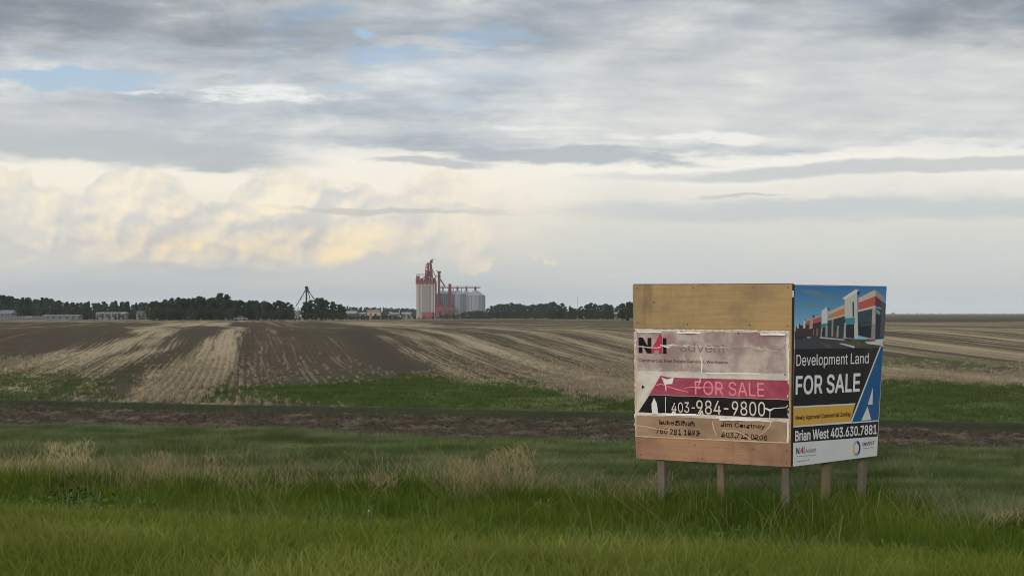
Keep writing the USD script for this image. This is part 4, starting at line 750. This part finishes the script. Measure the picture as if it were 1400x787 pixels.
row(756, 868, [(756, 411), (768, 414), (780, 419), (795, 418), (806, 413.5), (816, 413), (826, 413.5), (838, 417), (850, 415), (868, 412)], 880, 930, 26, [("round", .8), ("spruce", .2)], G1("the wood behind the dark hedge left of the sign"), "trees behind the dark hedge", 2.0, 1.2)
row(754, 836, [(754, 421), (836, 422)], 820, 835, 20, [("bush", 1.0)], "dark clipped-looking hedge bush left of the sign", "bushes of the dark hedge", .8, 1.0)
for px, tp, lb in ((851, 412, "dark tree close beside the sign's left edge"), (860, 409.5, "tall dark tree half hidden by the sign's left edge"), (872, 408.5, "dark tree mostly hidden behind the sign's left board")): plant("round", px, tp, 560, lb, wide=1.1)
plant("bush", 857, 425, 540, "bush at the foot of the trees beside the sign's left edge"); plant("bush", 866, 427, 535, "low bush touching the sign's left edge")
plant("bush", 672, 432.5, 980, "small dark shrub at the right foot of the bins", wide=1.4)
row(1216, 1420, [(1216, 427.4), (1420, 428.2)], 2900, 3000, 18, [("bush", .6), ("round", .4)], {"bush": "tiny far bush on the ridge right of the sign", "round": "tiny far tree on the ridge right of the sign"}, "far growth on the right ridge", .8, 2.0); plant("round", 1222, 426.2, 2600, "small far tree on the ridge just right of the sign", wide=1.6)
# pale bare shrub left of the slim leg
o = spot(406.5, 610); bs = thing("bare_shrub", "pale bare-branched shrub left of the slim grain leg", "shrub", o); brg = np.random.default_rng(8)
part(bs, "trunk", bar([0, 0, -.2], [.1, 0, 2.4], .14, .1), palebark); part(bs, "branches", cat_([bar([0, 0, z0 := brg.uniform(.8, 2.4)], [brg.normal() * 1.0, brg.normal() * .9, z0 + brg.uniform(1.2, 4.2)], .07, .03, 4) for _ in range(46)]), palebark)

row(128, 205, [(128, 429), (205, 429.5)], 800, 845, 12, [("bush", 1.0)], "scraggy low bush half hiding the white cottages at the left", "bushes before the white cottages", 2.0)
row(466, 565, [(466, 428.6), (565, 429)], 1200, 1240, 14, [("bush", 1.0)], "dark bush half hiding the sheds left of the elevator", "bushes before the far sheds", 1.6, 1.5)

row(-60, 206, [(-60, 404), (40, 406), (100, 412.5), (205, 413)], 935, 960, 34, [("round", .6), ("poplar", .4)], {"round": "round-crowned tree at the back of the far left woods", "poplar": "slender tree at the back of the far left woods"}, "back trees of the far left woods", 3.0, 1.3)
row(205, 400, [(205, 412), (265, 405.5), (300, 405), (345, 411), (400, 416)], 655, 680, 30, [("round", .5), ("poplar", .5)], {"round": "round-crowned tree at the back of the tall shelterbelt", "poplar": "slender tree at the back of the tall shelterbelt"}, "back trees of the shelterbelt", 3.4, 1.15)
for px in (601.5, 620, 631.5): part(cw, "support", bar([(px - 630) * s3, -14, -1.0], [(px - 630) * s3, -6, z3(393.5)], .45, n=4), red_d)

# ------------------------------------------------------------------ grass, stubble, clods (uncountable: stuff)
def blades(n, rng, radius, h0, h1, w, lean=.35, seg=3, tipw=.15, dirn=None, splay=0.0):
    """n bent tapering blades as one mesh."""
    a = rng.uniform(0, 6.283, n); r = radius * np.sqrt(rng.uniform(0, 1, n)); x, y = r * np.cos(a), r * np.sin(a)
    h = rng.uniform(h0, h1, n) * rng.uniform(.75, 1.0, n); th = rng.uniform(0, 6.283, n) if dirn is None else rng.normal(dirn, .7, n)
    ln = h * np.abs(rng.normal(lean, .2, n)); f = rng.uniform(0, 6.283, n)
    t = np.linspace(0, 1, seg + 1); ww = w * rng.uniform(.7, 1.3, n)
    ox = splay * np.cos(a) * h + 0 * x; oy = splay * np.sin(a) * h
    cx = x[:, None] + (ln * np.cos(th))[:, None] * t ** 2 + ox[:, None] * t; cy = y[:, None] + (ln * np.sin(th))[:, None] * t ** 2 + oy[:, None] * t; cz = h[:, None] * (t * (1 - .18 * t * (ln / h)[:, None]))
    half = .5 * ww[:, None] * (1 - (1 - tipw) * t ** 1.5); dx, dy = np.cos(f)[:, None] * half, np.sin(f)[:, None] * half
    L = np.stack([cx - dx, cy - dy, cz], -1); R = np.stack([cx + dx, cy + dy, cz], -1)
    v = np.stack([L, R], 2).reshape(n, -1, 3); m = 2 * (seg + 1); i = np.arange(seg) * 2
    q = np.concatenate([np.stack([i, i + 1, i + 3], -1), np.stack([i, i + 3, i + 2], -1)]); f_ = (np.arange(n)[:, None, None] * m + q).reshape(-1, 3)
    return trimesh.Trimesh(v.reshape(-1, 3), f_, process=False)
def blade_look(name, a, b, tip, tr=.3, hgt=.5, tipf=.6, obvar=.5):
    g = G(); rnd = g.node("geometry", "random_per_island"); ob = g.node("object_info", "random"); p = g.node("texture_coordinate", "object"); x, y, z = g.sep(p)
    w = g.noise(g.scale(g.node("geometry", "position"), (.5, .8, 0)), 1.0, 6, .65); w = g.ss(w, .28, .72)
    col = g.mix(g.sat(g.mad(w, .8, g.mad(rnd, .7, -.25))), lin(*a), lin(*b))
    col = g.mix(g.mul(g.ss(rnd, .55, 1.0), g.mul(g.sat(g.m("divide", z, hgt)), tipf)), col, lin(*tip))
    col = g.node("hsv", "color", hue=g.mad(ob, .03, .485), saturation=1.0, value=g.mad(ob, obvar, 1 - obvar / 2), color=col)
    d = g.node("diffuse_bsdf", "BSDF", color=col); t = g.node("translucent_bsdf", "BSDF", color=col)
    return usdkit.material(stage, "/World/Looks/" + name, g.n, g.l, surface=g.node("mix_closure", "closure", fac=tr, closure1=d, closure2=t))
def scatter(name, protos, mat, P, rng, smin=.8, smax=1.2, zs=None, cat=None, label=None, rz=None, sink=0.0):
    pi = UsdGeom.PointInstancer.Define(stage, f"/World/{name}"); n = len(P); rel = []
    for i, m in enumerate(protos):
        usdkit.mesh(stage, f"/World/{name}/kinds/kind_{i:03d}", m, mat); rel.append(Sdf.Path(f"/World/{name}/kinds/kind_{i:03d}"))
    pi.CreatePrototypesRel().SetTargets(rel); pi.CreateProtoIndicesAttr(Vt.IntArray.FromNumpy(rng.integers(0, len(protos), n).astype(np.int32)))
    z = H(P[:, 0], P[:, 1]) - sink
    pi.CreatePositionsAttr(Vt.Vec3fArray.FromNumpy(np.column_stack([P, z]).astype(np.float32)))
    a = (rng.uniform(0, 2 * np.pi, n) if rz is None else rng.normal(rz, .12, n)) / 2
    pi.CreateOrientationsAttr(Vt.QuathArray([Gf.Quath(float(math.cos(t)), 0, 0, float(math.sin(t))) for t in a]))
    s = rng.uniform(smin, smax, n); zz = s if zs is None else s * zs
    pi.CreateScalesAttr(Vt.Vec3fArray.FromNumpy(np.column_stack([s, s, zz]).astype(np.float32)))
    tag(pi, label, cat, kind="stuff")
def wedge(rng, n, d0, d1, half=23.0):
    d = np.sqrt(rng.uniform(d0 ** 2, d1 ** 2, n)); t = np.tan(np.radians(rng.uniform(-half, half, n))); return np.column_stack([d * t, d])
S = lambda P: P[:, 1] + .35 * P[:, 0]
N2 = lambda P, k, seed=0, o=3: meshkit.fbm(np.column_stack([P / k, P[:, 0] * 0]), o, seed=seed)
vr = np.random.default_rng(2024)
# short verge grass nearest the road
P = wedge(vr, 4300, 8, 17); s = S(P) + 2.2 * (N2(P, 1.6, 3) - .5); P = P[(s > 7.4) & (s < 13.8)]
scatter("verge_grass", [blades(190, vr, .44, .06, .28, .013, .55) for _ in range(4)], blade_look("verge_blades", (106, 118, 48), (154, 156, 86), (204, 192, 140), .4, .22, .6), P, vr, label="short mown grass along the road verge in the foreground", cat="grass")
# tall ditch grass
P = wedge(vr, 6400, 9.5, 27); s = S(P) + 2.0 * (N2(P, 1.9, 8) - .5); keep = (s > 9.6) & (s < 22.6); P, s = P[keep], s[keep]
pb = np.array([[p_[0], p_[1]] for p_ in post_feet]); P = np.vstack([P] + [b_ + vr.normal(0, .3, (34, 2)) for b_ in pb]); s = np.concatenate([s, np.full(34 * len(pb), 18.0)]); zs = (.25 + 1.5 * N2(P, .7, 15)) * (.26 + .74 * sst(s, 9.8, 16.5)) * (.5 + .5 * sst(s, 23.0, 20.6)); zs[-34 * len(pb):] = vr.uniform(.8, 1.35, 34 * len(pb))
scatter("ditch_grass", [blades(190, vr, .46, .24, .58, .014, .32) for _ in range(5)], blade_look("ditch_blades", (70, 90, 27), (122, 132, 55), (186, 180, 114), .4, .5, .65), P, vr, zs=zs, label="tall dark green grass filling the roadside ditch", cat="grass")
# duller low growth between ditch and tilled strip
P = wedge(vr, 5200, 17, 38); s = S(P) + 1.6 * (N2(P, 2.0, 21) - .5); keep = (s > 21.2) & (s < 32.3); P = P[keep]; zs = .25 + 1.5 * N2(P * [.5, 1], .9, 31) ** 1.3; P = P[:]
scatter("field_margin_grass", [blades(190, vr, .6, .07, .2, .014, .55) for _ in range(4)], blade_look("margin_blades", (84, 98, 58), (154, 158, 120), (192, 186, 152), .4, .2, .6), P, vr, zs=zs, label="low grey-green grass between the ditch and the tilled strip", cat="grass")
# straw-coloured dead stems standing over the ditch edge
def tuft(rng, n, r, h0, h1, splay):
    m = blades(n, rng, r, h0, h1, .0055, .5, 5, .4, splay=splay); b = []
    return m
straw_look = blade_look("dead_stems", (156, 142, 106), (188, 174, 136), (212, 200, 164), .45, .7, .6, .3)
P = wedge(vr, 2600, 16, 27); s = S(P) + 1.4 * (N2(P, 2.4, 41) - .5); dens = N2(P, 1.5, 51, 2); edge = np.exp(-((s - 21.2 + .06 * P[:, 0]) / 1.7) ** 2)
leftish = sst(P[:, 0], 5.0, 0.5) * .65 + .35; P = P[vr.uniform(0, 1, len(P)) < edge * (.3 + .7 * sst(dens, .42, .66)) * .9 * leftish]
scatter("dead_stems", [tuft(vr, 15, .34, .3, 1.0, .3) for _ in range(4)], straw_look, P, vr, label="thin straw-coloured dead stems along the far edge of the ditch", cat="dry grass")
P = np.vstack([b_ + vr.normal(0, .5, (7, 2)) for b_ in pb])
scatter("post_stems", [tuft(vr, 10, .25, .3, .8, .3) for _ in range(3)], straw_look, P, vr, label="wispy dead stems round the feet of the sign posts", cat="dry grass")
# the big pale tufts that stand out
def big_tuft(px, py, d, wpx, hpx, label, n, seed):
    rng = np.random.default_rng(seed); g_ = at(px, py, d); o = np.array([g_[0], d, float(H(g_[0], d))]); n = int(n * 1.3); h = hpx / FPX * d * 1.7; r = wpx / FPX * d / 2
    t = thing("dry_grass_tuft", label, "dry grass", o)
    part(t, "stems", blades(n, rng, r * .6, h * .45, h, .0065, .5, 5, .5, splay=.4), straw_look).GetPrim().SetCustomDataByKey("kind", "stuff")
    m = blades(n, rng, r * .8, h * .35, h * .7, .006, .8, 4, .5, splay=.4); part(t, "bent_stems", m, straw_look).GetPrim().SetCustomDataByKey("kind", "stuff")
    hd = blades(n // 2, rng, r * .8, h * .1, h * .16, .012, .9, 2, .6); a = rng.uniform(0, 1, (n // 2, 1)); v = hd.vertices.reshape(n // 2, -1, 3); v[:, :, 2] += rng.uniform(h * .6, h * .95, (n // 2, 1)); hd.vertices = v.reshape(-1, 3); part(t, "seed_heads", hd, straw_look).GetPrim().SetCustomDataByKey("kind", "stuff")
big_tuft(697, 668, 21.6, 88, 58, "largest pale dry grass tuft, left of the sign", 420, 1); big_tuft(635, 672, 21.4, 60, 52, "feathery pale dry grass tuft left of the largest one", 230, 2); big_tuft(524, 678, 21.4, 56, 42, "low bent straw tuft in the middle of the ditch edge", 200, 3)
big_tuft(95, 668, 24, 90, 48, "broad straw-coloured tuft at the left of the ditch edge", 330, 4); big_tuft(30, 664, 24.4, 70, 34, "pale dry tuft at the far left edge of the picture", 200, 5); big_tuft(212, 668, 23.6, 56, 42, "pale tuft right of the broad left-hand one", 180, 6); big_tuft(295, 664, 23, 40, 44, "thin upright straw tuft between the left tufts and the middle", 90, 7)
big_tuft(902, 668, 20.8, 46, 46, "thin pale tuft around the sign's left-hand post", 130, 9); big_tuft(1264, 716, 18.6, 40, 26, "small straw tuft in the grass right of the sign", 90, 10); big_tuft(1372, 712, 18.8, 60, 36, "reddish straw tuft near the right edge of the picture", 130, 11); big_tuft(742, 706, 19.6, 34, 34, "grey dead stalks below the largest tuft", 50, 12)
# dark broad-leaved weed with pale stalks at the left
rng = np.random.default_rng(91); o2 = at(97, 726, 16.6); wd = thing("dark_weed", "dark leafy weed with pale broken stalks in the grass at the lower left", "weed", (o2[0], 16.6, float(H(o2[0], 16.6))))
c = rng.normal(size=(520, 3)) * [.2, .14, .1] + [0, 0, .42]; part(wd, "leaves", leaves(c, .022, rng), leaf_look("weed_leaves", (34, 42, 36), (62, 70, 58), .15))
part(wd, "stalks", cat_([bar([x0, y0, 0], [x0 + rng.normal() * .06, y0, rng.uniform(.3, .62)], .008, .006, 4) for x0, y0 in rng.normal(size=(9, 2)) * [.13, .08]]), palebark)
# seed heads and small pale flowers
P = wedge(vr, 900, 11.5, 23); s = S(P); P = P[(s > 10.5) & (s < 21)]; P = P[vr.uniform(0, 1, len(P)) < .025]
def flower(rng): b = trimesh.creation.icosphere(1, .008); b.apply_translation([0, 0, h := rng.uniform(.3, .5)]); return cat_([b, bar([0, 0, h - .05], [0, 0, h], .002, n=3)])
scatter("seed_head_flowers", [flower(vr) for _ in range(4)], simple("seed_white", lin(190, 190, 170), var=.1), P, vr, label="scattered small pale seed heads standing in the roadside grass", cat="flowers")
P = wedge(vr, 5600, 9.8, 23); s = S(P); P = P[(s > 10) & (s < 22)]; P = P[vr.uniform(0, 1, len(P)) < .3]
scatter("pale_grass_heads", [blades(8, vr, .34, .24, .56, .006, .4, 4, .9) for _ in range(4)], blade_look("pale_heads", (88, 102, 54), (116, 124, 78), (150, 150, 110), .3, .6), P, vr, label="paler seeding grass stalks among the dark ditch grass", cat="grass")
def weed(rng):
    n = rng.integers(3, 6); ms = [bar([0, 0, 0], q := [rng.normal() * .08, rng.normal() * .08, rng.uniform(.22, .5)], .004, .003, 3) for _ in range(n)]
    c = np.column_stack([rng.normal(0, .09, 26), rng.normal(0, .09, 26), rng.uniform(.06, .45, 26)]); return cat_(ms + [leaves(c, .035, rng, .45)])
P = wedge(vr, 2600, 9.5, 30); s = S(P); P = P[(s > 9.5) & (s < 31) & (N2(P, 1.6, 97) > .62)]
scatter("broadleaf_weeds", [weed(vr) for _ in range(5)], blade_look("weed_green", (84, 100, 50), (120, 130, 82), (160, 158, 120), .35, .4, .4), P, vr, .4, .95, label="scattered leafy weeds standing in the verge and margin grass", cat="weeds")
# clods of the tilled strip
def clod(rng):
    m = trimesh.creation.icosphere(1, 1.0); v = m.vertices * (1 + .45 * (rng.uniform(0, 1, (len(m.vertices), 1)) - .5)); m.vertices = v * [1.2, .9, .6]; return m
clod_m = paper("clod_soil", (45, 41, 35), (70, 63, 54), (96, 87, 75), (6, 6, 6), .95)
P = wedge(vr, 26000, 28, 44); s = S(P) + 1.0 * (N2(P, 2.2, 5, 4) - .5); P = P[(s > 32.3) & (s < 38.6)]
scatter("soil_clods", [clod(vr) for _ in range(6)], clod_m, P, vr, .025, .13, label="dark clods of the tilled strip across the field", cat="soil")
P = wedge(vr, 9000, 28, 44); s = S(P); P = P[(s > 32.0) & (s < 38.8)]
scatter("strip_litter", [blades(14, vr, .5, .04, .14, .014, 1.2, 2) for _ in range(4)], blade_look("litter", (92, 82, 68), (128, 116, 96), (150, 138, 114), .2, .1), P, vr, label="bits of old straw lying on the tilled strip", cat="straw")
# stubble rows and crop of the near field
P = wedge(vr, 52000, 41, 88, 22); u = P[:, 0] - ROWDIR * P[:, 1]; P[:, 0] += (np.round(u / .32) * .32 - u) + vr.normal(0, .03, len(P))
Mk = masks(P[:, 0], P[:, 1]); pas = N2(np.column_stack([(P[:, 0] - ROWDIR * P[:, 1]) * .42, P[:, 1] * .01]), 1.0, 71, 3); st = (.35 + .65 * sst(pas, .34, .6)) * .95 * sst(P[:, 1], 90, 66) * (1 - .9 * Mk["darkleft"]) * (1 - .82 * Mk["browncentre"]) * (.55 + .45 * Mk["strawmid"]) * (1 - Mk["darkcentre"]) * (1 - Mk["lane"]) * (1 - .45 * Mk["lane2"]) * (1 - Mk["greenmid"]) * (1 - Mk["greenleft"]) * (1 - .8 * Mk["track"]) * (Mk["s"] > 42.5)
Q = P[vr.uniform(0, 1, len(P)) < st * (.35 + .9 * N2(P * [1, .12], 2.5, 61))]
stub = [cat_([blades(12, vr, .08, .06, .17, .010, .35, 2, .8).apply_scale([1, 3.5, 1]), blades(4, vr, .1, .03, .06, .012, 1.8, 2)]) for _ in range(4)]
scatter("stubble", stub, blade_look("stubble_stalks", (146, 134, 112), (192, 180, 154), (214, 202, 176), .3, .15, .5, .3), Q, vr, rz=-math.atan(ROWDIR) , label="rows of pale cut stubble on the near slope of the field", cat="stubble")
P = wedge(vr, 42000, 38, 80, 22); Mk = masks(P[:, 0], P[:, 1]); gr = (.35 + .65 * sst(N2(P * [1, .3], 2.2, 81), .3, .55)) * np.maximum.reduce([Mk["greenmid"], .5 * Mk["greenleft"], .22 * Mk["lane"], .0 * Mk["bank"]]); gr = gr * (1 - .92 * Mk['bank']); Q = P[vr.uniform(0, 1, len(P)) < gr * .75]
scatter("crop_growth", [blades(16, vr, .3, .05, .16, .018, .6, 2) for _ in range(4)], blade_look("crop_blades", (70, 84, 46), (100, 112, 68), (130, 130, 92), .3, .15, .4), Q, vr, label="patchy green regrowth on the low part of the field", cat="ground cover")
# ------------------------------------------------------------------ the air
hz = box(-9700, 9700, -9700, 9700, -12, 75)
g = G(); vol = g.node("principled_volume", "volume", color=lin(232, 238, 246), density=HAZE, anisotropy=0.2)
hm = usdkit.material(stage, "/World/Looks/haze_look", g.n, g.l, volume=vol)
obj("haze", hz, hm, kind="stuff")
